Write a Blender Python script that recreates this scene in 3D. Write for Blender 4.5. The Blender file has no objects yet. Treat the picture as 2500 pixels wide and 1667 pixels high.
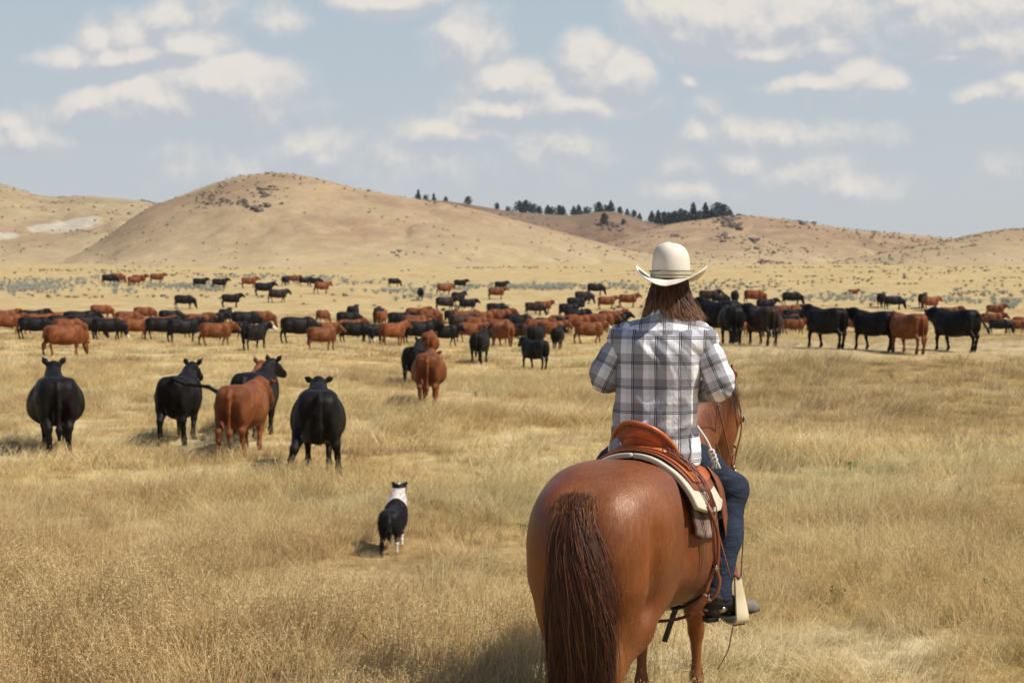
import bpy, math, random
import numpy as np
from mathutils import Vector, Matrix
R = math.radians
sc = bpy.context.scene
COL = sc.collection

# ------------------------------------------------------------------ camera, sky, sun, exposure
F = 2900.0                      # focal length in photo pixels (photo is 2500 px wide)
CAMZ = 2.25
PITCH = math.atan(121.5 / F)
cam_d = bpy.data.cameras.new('camera')
cam_d.sensor_width = 36.0
cam_d.lens = F / 2500 * 36
cam_d.clip_start = 0.1
cam_d.clip_end = 6000
cam_d.dof.use_dof = True
cam_d.dof.focus_distance = 5.9
cam_d.dof.aperture_fstop = 4.0
cam = bpy.data.objects.new('camera', cam_d)
cam.location = (0, 0, CAMZ)
cam.rotation_euler = (R(90) - PITCH, 0, 0)
COL.objects.link(cam)
sc.camera = cam

SUN_EL, SUN_AZ = R(52), R(107)   # azimuth clockwise from +Y (the way the camera looks)
sun_d = bpy.data.lights.new('sun', 'SUN')
sun_d.energy = 5.0
sun_d.angle = R(0.5)
sun_d.color = (1.0, 0.93, 0.83)
sun = bpy.data.objects.new('sun', sun_d)
sdir = Vector((math.sin(SUN_AZ) * math.cos(SUN_EL), math.cos(SUN_AZ) * math.cos(SUN_EL), math.sin(SUN_EL)))
sun.rotation_euler = sdir.to_track_quat('Z', 'Y').to_euler()
COL.objects.link(sun)

sc.view_settings.view_transform = 'Standard'
sc.view_settings.look = 'None'
sc.view_settings.gamma = 1
sc.view_settings.exposure = 0.22
sc.cycles.max_bounces = 6
sc.cycles.transparent_max_bounces = 8
sc.cycles.use_denoising = True
sc.render.film_transparent = False

def lin(r, g, b):
    f = lambda c: (c / 255 / 12.92) if c / 255 <= 0.04045 else ((c / 255 + 0.055) / 1.055) ** 2.4
    return (f(r), f(g), f(b), 1.0)

class NT:
    """small wrapper: nodes and links in one call"""
    def __init__(s, tree):
        s.t = tree
    def n(s, kind, _props=None, **ins):
        nd = s.t.nodes.new(kind)
        for k, v in (_props or {}).items():
            setattr(nd, k, v)
        for k, v in ins.items():
            key = int(k[1:]) if (k[0] == 'i' and k[1:].isdigit()) else k.replace('_', ' ')
            s.put(nd.inputs[key], v)
        return nd
    def put(s, sock, v):
        if isinstance(v, bpy.types.NodeSocket):
            s.t.links.new(v, sock)
        elif isinstance(v, bpy.types.Node):
            s.t.links.new(v.outputs[0], sock)
        else:
            sock.default_value = v
    def m(s, op, a, b=None, c=None, clamp=False):
        nd = s.t.nodes.new('ShaderNodeMath'); nd.operation = op; nd.use_clamp = clamp
        s.put(nd.inputs[0], a)
        if b is not None: s.put(nd.inputs[1], b)
        if c is not None: s.put(nd.inputs[2], c)
        return nd.outputs[0]
    def v(s, op, a, b=None):
        nd = s.t.nodes.new('ShaderNodeVectorMath'); nd.operation = op
        s.put(nd.inputs[0], a)
        if b is not None: s.put(nd.inputs[1], b)
        return nd.outputs['Value'] if op in ('LENGTH', 'DOT_PRODUCT', 'DISTANCE') else nd.outputs[0]
    def mix(s, fac, a, b, blend='MIX'):
        nd = s.t.nodes.new('ShaderNodeMix'); nd.data_type = 'RGBA'; nd.blend_type = blend
        s.put(nd.inputs[0], fac); s.put(nd.inputs[6], a); s.put(nd.inputs[7], b)
        return nd.outputs[2]
    def ramp(s, fac, stops, interp='LINEAR'):
        nd = s.t.nodes.new('ShaderNodeValToRGB')
        cr = nd.color_ramp; cr.interpolation = interp
        while len(cr.elements) < len(stops): cr.elements.new(0.5)
        for e, (p, c) in zip(cr.elements, stops):
            e.position = p; e.color = c if len(c) == 4 else (*c, 1)
        s.put(nd.inputs[0], fac)
        return nd.outputs[0]
    def rng(s, val, a, b, c=0.0, d=1.0, smooth=True):
        nd = s.t.nodes.new('ShaderNodeMapRange')
        if smooth: nd.interpolation_type = 'SMOOTHSTEP'
        s.put(nd.inputs[0], val); s.put(nd.inputs[1], a); s.put(nd.inputs[2], b); s.put(nd.inputs[3], c); s.put(nd.inputs[4], d)
        return nd.outputs[0]
    def noise(s, vec, scale, detail=4, rough=0.55, dist=0.0, out=0):
        nd = s.t.nodes.new('ShaderNodeTexNoise')
        if vec is not None: s.put(nd.inputs['Vector'], vec)
        nd.inputs['Scale'].default_value = scale; nd.inputs['Detail'].default_value = detail
        nd.inputs['Roughness'].default_value = rough; nd.inputs['Distortion'].default_value = dist
        return nd.outputs[out]
    def comb(s, x, y, z=0.0):
        nd = s.t.nodes.new('ShaderNodeCombineXYZ'); s.put(nd.inputs[0], x); s.put(nd.inputs[1], y); s.put(nd.inputs[2], z)
        return nd.outputs[0]
    def sep(s, vec):
        nd = s.t.nodes.new('ShaderNodeSeparateXYZ'); s.put(nd.inputs[0], vec)
        return nd.outputs

world = bpy.data.worlds.new('World'); sc.world = world; world.use_nodes = True
def build_sky():
    t = world.node_tree; t.nodes.clear(); w = NT(t)
    out = w.n('ShaderNodeOutputWorld')
    sky = w.n('ShaderNodeTexSky', {'sky_type': 'NISHITA', 'sun_disc': False, 'sun_elevation': SUN_EL,
              'sun_rotation': SUN_AZ, 'dust_density': 2.5, 'air_density': 1.0, 'ozone_density': 1.5})
    # direction in the world, as tangent-plane coordinates about north (+Y)
    gen = w.n('ShaderNodeTexCoord').outputs['Generated']
    x, y, z = w.sep(gen)
    yy = w.m('MAXIMUM', y, 0.05)
    U = w.m('DIVIDE', x, yy); V = w.m('DIVIDE', z, yy)
    uv = w.comb(U, V, 0.0)
    nA = w.noise(uv, 9.0, 8, 0.55, 0.2, out=1)
    warp = w.v('MULTIPLY', w.v('SUBTRACT', nA, (0.5, 0.5, 0.5)), (0.045, 0.035, 0.0))
    wuv = w.v('ADD', uv, warp)
    nB = w.noise(wuv, 26.0, 8, 0.6, 0.0)
    # (centre x, centre y, half width, half height, strength) in photo pixels of 2500
    B = [(280,145,150,26,1),(240,110,40,45,.9),(425,50,70,40,.75),(480,115,95,42,.9),(330,105,110,50,.6),(520,30,50,60,.5),
         (560,215,140,62,1.15),(640,240,60,70,.8),(400,255,150,48,.85),(225,250,60,34,.8),(440,262,260,32,.5),
         (960,5,115,32,1.1),(690,55,65,32,.45),(45,340,100,34,.5),(30,300,60,30,.4),
         (1140,110,90,60,.6),(1210,105,40,50,.5),(1420,160,55,58,1.0),(1500,188,58,50,.9),(1240,205,110,42,.85),(1230,262,110,32,.85),
         (1400,262,130,36,.7),(1100,330,130,32,.6),(1150,300,50,30,.55),(1000,400,120,60,.35),(1350,370,130,55,.35),
         (1760,45,180,75,1.25),(1950,60,130,70,1.1),(1850,125,210,32,.9),(1690,80,60,40,.7),(2020,110,70,50,.7),
         (2330,45,150,70,1.1),(2420,110,190,50,.8),(2230,20,60,45,1.0),(2330,155,90,10,.6),(2000,215,110,22,.6),(2085,195,50,45,.75),(2130,205,70,30,.7),
         (2440,240,90,24,.75),(2465,215,40,32,.7),(1670,203,22,13,.45),(1720,270,35,28,.3),(1985,250,22,22,.35),
         (1700,330,40,30,.5),(1850,330,130,34,.55),(2030,340,110,28,.45),(1660,415,40,28,.4),(1820,400,60,32,.4),(1960,420,130,32,.35),
         (1690,470,100,24,.4),(2080,455,120,28,.4),(2440,430,60,30,.35),(760,370,120,36,.4),(800,390,60,24,.45),(440,410,70,40,.3),(600,420,80,30,.3)]
    def field(p):
      dens = None
      for cx, cy, rx, ry, st in B:
          c = ((cx - 1250) / F, (712 - cy) / F, 0)
          s = (F / (rx * 1.6), F / (ry * 1.8), 0)
          d = w.v('LENGTH', w.v('MULTIPLY', w.v('SUBTRACT', p, c), s))
          e = w.m('MULTIPLY_ADD', d, -st * 1.15, st * 1.15)
          dens = e if dens is None else w.m('SMOOTH_MAX', dens, e, 0.12)
      return dens
    dens = field(wuv)
    upd = field(w.v('ADD', wuv, (0.003, 0.011, 0.0)))
    inside = dens
    shape = w.m('ADD', dens, w.m('MULTIPLY_ADD', nB, 0.75, -0.36))
    a = w.rng(shape, -0.06, 0.56)
    # elsewhere in the sky: loose random cloud so that it looks the same from any side
    away = w.rng(w.m('MAXIMUM', w.m('ABSOLUTE', U), w.m('MULTIPLY', V, 1.4)), 0.47, 0.62)
    sph = w.comb(x, y, w.m('MULTIPLY', z, 2.5))
    rnd = w.rng(w.noise(sph, 2.2, 7, 0.6), 0.57, 0.74, 0.0, 0.7)
    a = w.m('MULTIPLY', a, w.m('SUBTRACT', 1.0, away))
    a = w.m('MAXIMUM', a, w.m('MULTIPLY', rnd, away))
    a = w.m('MULTIPLY', a, 0.92)
    # puffs: lit tops, shaded folds and grey undersides painted into the cloud colour
    lightn = w.noise(w.v('ADD', wuv, (0.004, 0.012, 0.0)), 26.0, 8, 0.6)
    rel = w.m('SUBTRACT', nB, lightn)
    lit = w.rng(w.m('ADD', w.m('MULTIPLY', rel, 2.3), w.m('MULTIPLY', w.m('SUBTRACT', dens, upd), 1.5)), -0.50, 0.62)
    ccol = w.mix(lit, (0.545, 0.57, 0.62, 1), (0.84, 0.785, 0.72, 1))
    # thin haze near the horizon
    el = w.m('ABSOLUTE', z)
    skyc = w.mix(1.0, sky.outputs[0], (0.115, 0.115, 0.115, 1), 'MULTIPLY')
    hz = w.rng(el, 0.0, 1.0, 0.0, 1.0, False)
    base = w.ramp(hz, [(0.0, lin(205, 207, 208)), (0.10, lin(199, 205, 210)), (0.25, lin(183, 199, 210)), (0.45, lin(105, 142, 186)), (1.0, lin(55, 92, 150))])
    skyc = w.mix(0.9, skyc, base)
    full = w.mix(a, skyc, ccol)
    bg = w.n('ShaderNodeBackground', Color=full, Strength=0.84)
    t.links.new(bg.outputs[0], out.inputs[0])
    world.cycles.sampling_method = 'MANUAL'
    world.cycles.sample_map_resolution = 512
build_sky()

# ------------------------------------------------------------------ helpers
def tag(o, label=None, cat=None, group=None, kind=None):
    if label: o['label'] = label
    if cat: o['category'] = cat
    if group: o['group'] = group
    if kind: o['kind'] = kind
    return o

def mesh_obj(name, verts, faces, mat, parent=None, smooth=True, link=True):
    me = bpy.data.meshes.new(name)
    verts = np.asarray(verts, dtype=np.float64).reshape(-1, 3)
    if isinstance(faces, np.ndarray):
        k = faces.shape[1]
        me.vertices.add(len(verts)); me.vertices.foreach_set('co', verts.ravel().astype(np.float32))
        me.loops.add(faces.size); me.loops.foreach_set('vertex_index', faces.ravel().astype(np.int32))
        me.polygons.add(len(faces))
        me.polygons.foreach_set('loop_start', np.arange(0, faces.size, k, dtype=np.int32))
        me.polygons.foreach_set('loop_total', np.full(len(faces), k, dtype=np.int32))
        me.update(calc_edges=True); me.validate()
    else:
        me.from_pydata([tuple(v) for v in verts], [], faces)
        me.update()
    if smooth:
        me.polygons.foreach_set('use_smooth', np.ones(len(me.polygons), dtype=bool))
    if mat: me.materials.append(mat)
    o = bpy.data.objects.new(name, me)
    if link: COL.objects.link(o)
    if parent: o.parent = parent
    return o

def empty(name, loc, rz=0.0):
    o = bpy.data.objects.new(name, None)
    o.empty_display_size = 0.1
    o.location = loc; o.rotation_euler = (0, 0, rz)
    COL.objects.link(o)
    return o

def material(name, build, disp=False):
    m = bpy.data.materials.new(name); m.use_nodes = True
    t = m.node_tree; t.nodes.clear(); w = NT(t)
    out = w.n('ShaderNodeOutputMaterial')
    sh = build(w)
    t.links.new(sh, out.inputs[0])
    return m

def pbsdf(w, color, rough=0.6, bump=None, bstr=0.3, bdist=0.01, spec=0.5, **extra):
    ins = {'Base_Color': color, 'Roughness': rough}
    p = w.n('ShaderNodeBsdfPrincipled', **ins)
    w.put(p.inputs['Specular IOR Level'], spec)
    for k, v in extra.items():
        w.put(p.inputs[k.replace('_', ' ')], v)
    if bump is not None:
        b = w.n('ShaderNodeBump', Strength=bstr, Distance=bdist, Height=bump)
        w.put(p.inputs['Normal'], b.outputs[0])
    return p.outputs[0]

# value noise in numpy
def _h(ix, iy, iz, seed):
    n = (ix.astype(np.int64) * 374761393 + iy.astype(np.int64) * 668265263 + iz.astype(np.int64) * 2147483647 + seed * 974711) & 0xffffffff
    n = ((n ^ (n >> 13)) * 1274126177) & 0xffffffff
    return ((n ^ (n >> 16)) & 0xffff) / 65535.0
def vnoise(x, y, z=0.0, seed=0):
    x, y, z = np.broadcast_arrays(np.asarray(x, float), np.asarray(y, float), np.asarray(z, float))
    ix, iy, iz = np.floor(x), np.floor(y), np.floor(z)
    fx, fy, fz = x - ix, y - iy, z - iz
    fx, fy, fz = [f * f * (3 - 2 * f) for f in (fx, fy, fz)]
    r = 0
    for a in (0, 1):
        for b in (0, 1):
            for c in (0, 1):
                wgt = (fx if a else 1 - fx) * (fy if b else 1 - fy) * (fz if c else 1 - fz)
                r = r + wgt * _h(ix + a, iy + b, iz + c, seed)
    return r * 2 - 1
def fbm(x, y, z=0.0, oct=4, seed=0):
    r, amp = 0, 1.0
    for i in range(oct):
        r = r + amp * vnoise(np.asarray(x) * 2 ** i, np.asarray(y) * 2 ** i, np.asarray(z) * 2 ** i, seed + i)
        amp *= 0.5
    return r / 2

def unproj(px, py, Y):
    """world point seen at photo pixel (px, py) at depth Y"""
    a = (px - 1250) / F; b = (833.5 - py) / F
    c, s = math.cos(PITCH), math.sin(PITCH)
    dy = c + b * s; dz = -s + b * c
    return Vector((a * Y / dy, Y, CAMZ + dz * Y / dy))
def proj_y(z, Y):
    t = (z - CAMZ) / Y
    c, s = math.cos(PITCH), math.sin(PITCH)
    b = (t * c + s) / (c - t * s)
    return 833.5 - b * F

# ------------------------------------------------------------------ ground
_Yf = np.arange(0, 421, 1.0)
def _prof(pts):
    v = np.interp(_Yf, [p[0] for p in pts], [p[1] for p in pts])
    out = v.copy()
    for i, Y in enumerate(_Yf):           # smoothing widens with distance
        s = 1.0 + Y * 0.035
        k = np.exp(-0.5 * ((_Yf - Y) / s) ** 2)
        out[i] = (v * k).sum() / k.sum()
    return out
FAR = [(260, 7.6), (330, 10.0), (421, 11.0)]
PL = _prof([(0, .08), (7, .05), (15, -.35), (20, -.43), (50, -.45), (66, -.5), (85, -.73), (103, -.1), (121, .7), (145, 1.7), (171, 2.9)] + FAR)
PC = _prof([(0, .08), (7, .05), (15, -.35), (20, -.43), (30, -.5), (50, -.9), (78, -1.05), (104, -.85), (125, .1), (145, 1.3), (171, 2.6)] + FAR)
PR = _prof([(0, .08), (7, .05), (15, -.3), (20, -.38), (26, -.34), (33, .45), (41, .52), (55, .0), (75, -1.1), (103, -1.3), (121, .55), (140, 1.4), (171, 2.5)] + FAR)
def ground_z(x, y):
    x = np.asarray(x, float); y = np.asarray(y, float)
    Yc = np.clip(y, 0, 420)
    px = 1250 + F * x / np.maximum(y, 18.0)
    l, c, r = [np.interp(Yc, _Yf, p) for p in (PL, PC, PR)]
    a = np.clip((px - 700) / 450, 0, 1); a = a * a * (3 - 2 * a)
    b = np.clip((px - 1420) / 330, 0, 1); b = b * b * (3 - 2 * b)
    z = l * (1 - a) + c * a
    z = z * (1 - b) + r * b
    far = np.clip((y - 420) / 1500, 0, 1)
    z = z + far * 6
    d = np.hypot(x, y)
    amp = np.clip(d / 60, 0, 1)
    return z + 0.025 * fbm(x * 1.1, y * 1.1, seed=3, oct=3) + amp * 0.16 * fbm(x / 9, y / 9, seed=9, oct=3)
def gz(x, y):
    return float(ground_z(x, y))

def grass_ground_col(w, far):
    """dry prairie colours; world position drives the patches"""
    pos = w.n('ShaderNodeNewGeometry').outputs['Position']
    big = w.noise(w.v('MULTIPLY', pos, (0.35, 0.8, 0.5)), 0.11, 5, 0.6)
    mid = w.noise(w.v('MULTIPLY', pos, (0.5, 1.0, 1.0)), 0.9, 6, 0.65)
    fine = w.noise(pos, 7.0, 8, 0.75)
    c = w.ramp(big, [(0.3, (0.33, 0.215, 0.10)), (0.45, (0.40, 0.28, 0.135)), (0.56, (0.46, 0.345, 0.165)), (0.7, (0.37, 0.25, 0.12))])
    c = w.mix(w.rng(mid, 0.45, 0.7), c, (0.50, 0.39, 0.20, 1))
    c = w.mix(w.rng(mid, 0.45, 0.25, 0.0, 0.6), c, (0.26, 0.17, 0.085, 1))
    c = w.mix(w.rng(fine, 0.35, 0.7, 0.55, 0.0), c, w.mix(1.0, c, (0.5, 0.46, 0.42, 1), 'MULTIPLY'))
    return c, fine, pos

def b_ground(w):
    c, fine, pos = grass_ground_col(w, True)
    return pbsdf(w, c, 0.95, fine, 0.7, 0.08, spec=0.1)
M_ground = material('prairie_ground', b_ground)

def axis(lo, hi, d0, growth, dmax):
    out = [0.0]; d = d0
    while out[-1] < hi:
        out.append(out[-1] + d); d = min(d * growth, dmax)
    neg = [0.0]; d = d0
    while neg[-1] > lo:
        neg.append(neg[-1] - d); d = min(d * growth, dmax)
    return np.array(sorted(set(neg[1:] + out)))
gx = axis(-2600, 2600, 0.3, 1.018, 60)
gy = axis(-120, 4200, 0.3, 1.012, 60)
GX, GY = np.meshgrid(gx, gy)
GZ = ground_z(GX, GY)
def grid_faces(ny, nx):
    i = np.arange(ny * nx).reshape(ny, nx)
    return np.stack([i[:-1, :-1], i[:-1, 1:], i[1:, 1:], i[1:, :-1]], -1).reshape(-1, 4)
ground = mesh_obj('ground', np.stack([GX, GY, GZ], -1), grid_faces(len(gy), len(gx)), M_ground)
tag(ground, 'dry golden prairie grassland rolling away to the hills', kind='structure')

# ------------------------------------------------------------------ hills
def b_hill(tint, dark=0.0):
    def f(w):
        pos = w.n('ShaderNodeNewGeometry').outputs['Position']
        n1 = w.noise(w.v('MULTIPLY', pos, (1, 1, 2.5)), 0.018, 6, 0.6)
        n2 = w.noise(w.v('MULTIPLY', pos, (1, 0.6, 2.0)), 0.13, 7, 0.7)
        n3 = w.noise(pos, 0.9, 6, 0.7)
        c = w.ramp(n1, [(0.35, (0.32, 0.225, 0.14)), (0.47, (0.36, 0.26, 0.165)), (0.58, (0.42, 0.325, 0.20)), (0.7, (0.355, 0.255, 0.165))])
        c = w.mix(w.rng(n2, 0.5, 0.68), c, (0.44, 0.345, 0.20, 1))
        c = w.mix(w.rng(n2, 0.46, 0.3, 0.0, 0.5), c, (0.30, 0.21, 0.135, 1))
        n4 = w.noise(w.v('MULTIPLY', pos, (1, .5, 1.6)), .33, 7, .75)
        c = w.mix(w.rng(n4, 0.54, 0.68, 0.0, 0.5), c, (0.21, 0.165, 0.10, 1))
        c = w.mix(w.rng(n4, 0.44, 0.34, 0.0, 0.5), c, (0.52, 0.42, 0.27, 1))
        c = w.mix(w.rng(n3, 0.55, 0.75, 0.0, 0.45), c, (0.17, 0.14, 0.085, 1))
        zz = w.sep(pos)[2]
        c = w.mix(1.0, c, tint, 'MULTIPLY')
        foot = w.m('ADD', w.rng(zz, 22, 8), w.m('MULTIPLY', w.m('SUBTRACT', n2, .5), .8))
        c = w.mix(w.m('MULTIPLY', w.m('MAXIMUM', w.m('MINIMUM', foot, 1.0), 0.0), .85), c, w.mix(w.rng(n2, .35, .65), (.42, .32, .175, 1), (.47, .37, .21, 1)))
        return pbsdf(w, c, 0.95, n3, 0.8, 0.6, spec=0.05)
    return f
M_hillA = material('hill_grass_yellow', b_hill((0.87, 0.88, 0.82, 1)))
M_hillB = material('hill_grass_tan', b_hill((0.90, 0.86, 0.82, 1)))
M_hillC = material('hill_cloud_shade', b_hill((0.50, 0.44, 0.46, 1)))  # dark tint paints a cloud shadow onto the back ridge
M_hillD = material('hill_grass_dry', b_hill((0.87, 0.81, 0.79, 1)))

HILLS = {}
def hill(key, pts, Yb, Yc, back, mat, label, rough=1.0, seed=1, pw=1.0, px0=None, px1=None):
    xs = np.array([p[0] for p in pts], float); ys = np.array([p[1] for p in pts], float)
    cols = np.arange(xs[0], xs[-1] + 1, 7.0)
    sky = np.interp(cols, xs, ys)
    k = np.exp(-0.5 * (np.arange(-8, 9) / 3.2) ** 2); k /= k.sum()
    sky = np.convolve(np.pad(sky, 8, mode='edge'), k, 'valid')
    ts = np.concatenate([np.linspace(0, 1, 90), 1 + np.linspace(0, 1, 40)[1:]])
    T, C = np.meshgrid(ts, cols, indexing='ij')
    S = np.broadcast_to(sky, T.shape)
    zc = CAMZ - (S - 712) / F * Yc
    Y = np.where(T <= 1, Yb + (Yc - Yb) * T, Yc + (T - 1) * back)
    X = (C - 1250) / F * Y
    zb = ground_z(X[0], Y[0])[None, :] - 1.2
    t = np.clip(T, 0, 1) ** pw
    fr = t * t * (3 - 2 * t)
    t2 = np.clip(T - 1, 0, 1); bk = 1 - t2 * t2 * (3 - 2 * t2)
    zz = np.where(T <= 1, zb + (zc - zb) * fr, -6 + (zc + 6) * bk)
    env = np.where(T <= 1, np.sin(np.clip(T, 0, 1) * math.pi), 0.3)
    zz = zz + rough * env * (1.6 * fbm(X / 45, Y / 45, seed=seed) + 0.6 * fbm(X / 9, Y / 9, seed=seed + 5) - 1.6 * (1 - np.abs(fbm(X / 38 + .3 * fbm(X / 20, Y / 20, seed=2), Y / 130, seed=seed + 9)) * 2) ** 3 * np.clip(1 - np.abs(T - .5) * 2, 0, 1))
    o = mesh_obj('hill', np.stack([X, Y, zz], -1), grid_faces(len(ts), len(cols)), mat)
    tag(o, label, kind='structure')
    HILLS[key] = (cols, ts, X, Y, zz)
    return o
hill('A', [(-2400, 690), (-1700, 590), (-1200, 520), (-700, 470), (-200, 440), (0, 452), (40, 466), (100, 485), (150, 489), (205, 483), (260, 488), (330, 496), (370, 500), (420, 512), (520, 545), (640, 600), (720, 650)], 330, 640, 300,
     M_hillA, 'low yellowish hills with pale bare patches at the far left', 1.6, 3)
hill('B', [(-20, 672), (80, 655), (160, 632), (220, 608), (275, 574), (330, 534), (372, 509), (420, 494), (480, 471), (560, 443), (620, 432), (670, 429), (720, 432), (780, 442), (850, 461), (950, 481), (1060, 497), (1120, 506), (1190, 522), (1270, 546), (1350, 566), (1430, 587), (1500, 606), (1560, 620), (1640, 636), (1740, 650), (1850, 662), (1950, 668)], 235, 440, 260,
     M_hillB, 'broad rounded tan hill with rocks near its top, left of centre', 0.9, 7)
hill('C', [(900, 490), (1000, 486), (1060, 492), (1115, 497), (1181, 508), (1247, 520), (1300, 524), (1345, 527), (1411, 530), (1440, 522), (1475, 518), (1510, 522), (1550, 534), (1600, 552), (1640, 556), (1700, 545), (1780, 532), (1850, 540), (1920, 560), (2000, 600)], 520, 760, 300,
     M_hillC, 'brown ridge painted as in cloud shadow, dotted with pines behind the tan hills', 1.6, 11)
hill('D', [(1300, 668), (1400, 630), (1450, 606), (1500, 590), (1550, 573), (1609, 556), (1670, 546), (1721, 540), (1780, 531), (1833, 531), (1890, 538), (1939, 544), (2005, 556), (2060, 564), (2104, 569), (2202, 575), (2321, 586), (2420, 600), (2600, 640), (2750, 668)], 300, 560, 280,
     M_hillD, 'dry grassy hill with a rocky knob, right of the rider hat', 1.4, 17, 1.15)
hill('E', [(1880, 672), (1960, 655), (2050, 640), (2130, 626), (2230, 606), (2290, 594), (2330, 585), (2400, 568), (2466, 560), (2520, 560), (2700, 540), (2900, 560), (3100, 560), (3400, 572), (3900, 600), (4500, 650), (5000, 690)], 240, 400, 260,
     M_hillD, 'smooth pinkish tan hillside at the far right edge', 0.9, 23)
hill('F', [(1500, 668), (1600, 648), (1680, 634), (1741, 627), (1800, 628), (1870, 636), (1960, 650), (2060, 664)], 262, 330, 120,
     M_hillA, 'low pale yellow mound in front of the rocky right hill', 0.4, 29)

# ------------------------------------------------------------------ smooth bodies: signed distance field -> one continuous mesh
class Body:
    def __init__(s, lo, hi, h):
        s.lo = np.array(lo, float); s.h = h
        s.n = np.ceil((np.array(hi, float) - s.lo) / h).astype(int) + 1
        s.ax = [s.lo[i] + h * np.arange(s.n[i]) for i in range(3)]
        s.d = np.full(s.n, 9.0)
    def win(s, lo, hi):
        a = [max(0, int((lo[i] - s.lo[i]) / s.h) - 1) for i in range(3)]
        b = [min(int(s.n[i]), int((hi[i] - s.lo[i]) / s.h) + 3) for i in range(3)]
        if any(b[i] <= a[i] for i in range(3)): return None, None
        sl = tuple(slice(a[i], b[i]) for i in range(3))
        g = np.meshgrid(*[s.ax[i][sl[i]] for i in range(3)], indexing='ij', sparse=True)
        return sl, g
    def add(s, sl, e, k, sub=False):
        d = s.d[sl]
        if sub: e = -e
        h = np.maximum(k - np.abs(d - e), 0) / k
        s.d[sl] = (np.maximum(d, e) + h * h * k / 4) if sub else (np.minimum(d, e) - h * h * k / 4)
    def cone(s, p, r, q, r2, k=0.05, sq=(1, 1, 1), sub=False):
        p = np.array(p, float); q = np.array(q, float); sq = np.array(sq, float)
        m = max(r, r2) * max(1, sq.max()) + k * 1.2 + s.h
        sl, g = s.win(np.minimum(p, q) - m, np.maximum(p, q) + m)
        if sl is None: return
        X, Y, Z = [(g[i] - p[i]) / sq[i] for i in range(3)]
        v = (q - p) / sq; vv = max(float(v @ v), 1e-9)
        t = np.clip((X * v[0] + Y * v[1] + Z * v[2]) / vv, 0, 1)
        dd = np.sqrt((X - t * v[0]) ** 2 + (Y - t * v[1]) ** 2 + (Z - t * v[2]) ** 2) - (r + (r2 - r) * t)
        s.add(sl, dd * min(1.0, sq.min()), k, sub)
    def chain(s, pts, k=0.05, sq=(1, 1, 1)):
        for a, b in zip(pts[:-1], pts[1:]):
            s.cone(a[:3], a[3], b[:3], b[3], k, sq)
    def ell(s, c, r, k=0.05, rot=None, sub=False):
        c = np.array(c, float); r = np.array(r, float); m = r.max() + k * 1.2 + s.h
        sl, g = s.win(c - m, c + m)
        if sl is None: return
        X, Y, Z = [g[i] - c[i] for i in range(3)]
        if rot is not None:
            Mx = np.array(rot.to_3x3() if hasattr(rot, 'to_3x3') else rot)
            X, Y, Z = [Mx[0, i] * X + Mx[1, i] * Y + Mx[2, i] * Z for i in range(3)]
        k0 = np.sqrt((X / r[0]) ** 2 + (Y / r[1]) ** 2 + (Z / r[2]) ** 2) + 1e-6
        k1 = np.sqrt((X / r[0] ** 2) ** 2 + (Y / r[1] ** 2) ** 2 + (Z / r[2] ** 2) ** 2) + 1e-6
        s.add(sl, k0 * (k0 - 1) / k1, k, sub)
    def trunk(s, rows, k=0.05, ex=2.2, xc=0.0):
        """loft along y: rows of (y, top, bottom, half width, height of the widest point 0..1)"""
        rows = np.array(rows, float)
        y = s.ax[1][None, :, None]
        def ip(j):
            v = np.interp(s.ax[1], rows[:, 0], rows[:, j])
            n = max(2, int(0.05 / s.h)); kk = np.exp(-0.5 * (np.arange(-2 * n, 2 * n + 1) / n) ** 2); kk /= kk.sum()
            return np.convolve(np.pad(v, 2 * n, mode='edge'), kk, 'valid')[None, :, None]
        top, bot, w, wz = ip(1), ip(2), ip(3), ip(4)
        zc = bot + (top - bot) * wz
        X = s.ax[0][:, None, None] - xc; Z = s.ax[2][None, None, :] - zc
        b = np.where(Z > 0, top - zc, zc - bot)
        q = ((np.abs(X) / w) ** ex + (np.abs(Z) / b) ** ex) ** (1 / ex)
        d = (q - 1) * np.minimum(w, b)
        oy = np.maximum(rows[0, 0] - y, y - rows[-1, 0])
        d = np.where(oy > 0, np.sqrt(np.maximum(d, 0) ** 2 + oy ** 2), d)
        s.add((slice(None),) * 3, d, k)
    def mesh(s, relax=1):
        d, h = s.d, s.h
        S = d < 0
        c = [S[i:S.shape[0] - 1 + i, j:S.shape[1] - 1 + j, k:S.shape[2] - 1 + k] for i in (0, 1) for j in (0, 1) for k in (0, 1)]
        anyc = c[0].copy(); allc = c[0].copy()
        for x in c[1:]: anyc |= x; allc &= x
        act = anyc & ~allc
        I = np.argwhere(act)
        idx = np.full(act.shape, -1, np.int64); idx[act] = np.arange(len(I))
        pos = np.zeros((len(I), 3)); cnt = np.zeros(len(I))
        cor = [(i, j, k) for i in (0, 1) for j in (0, 1) for k in (0, 1)]
        vals = {o: d[I[:, 0] + o[0], I[:, 1] + o[1], I[:, 2] + o[2]] for o in cor}
        for o in cor:
            for a in range(3):
                if o[a] == 0:
                    o2 = tuple(1 if i == a else o[i] for i in range(3))
                    va, vb = vals[o], vals[o2]
                    m = (va < 0) != (vb < 0)
                    t = np.where(m, va / np.where(m, va - vb, 1), 0)
                    P = np.array(o, float)[None, :].repeat(len(I), 0); P[:, a] = t
                    pos[m] += P[m]; cnt[m] += 1
        V = s.lo + (I + pos / cnt[:, None]) * h
        Fs = []
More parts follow.
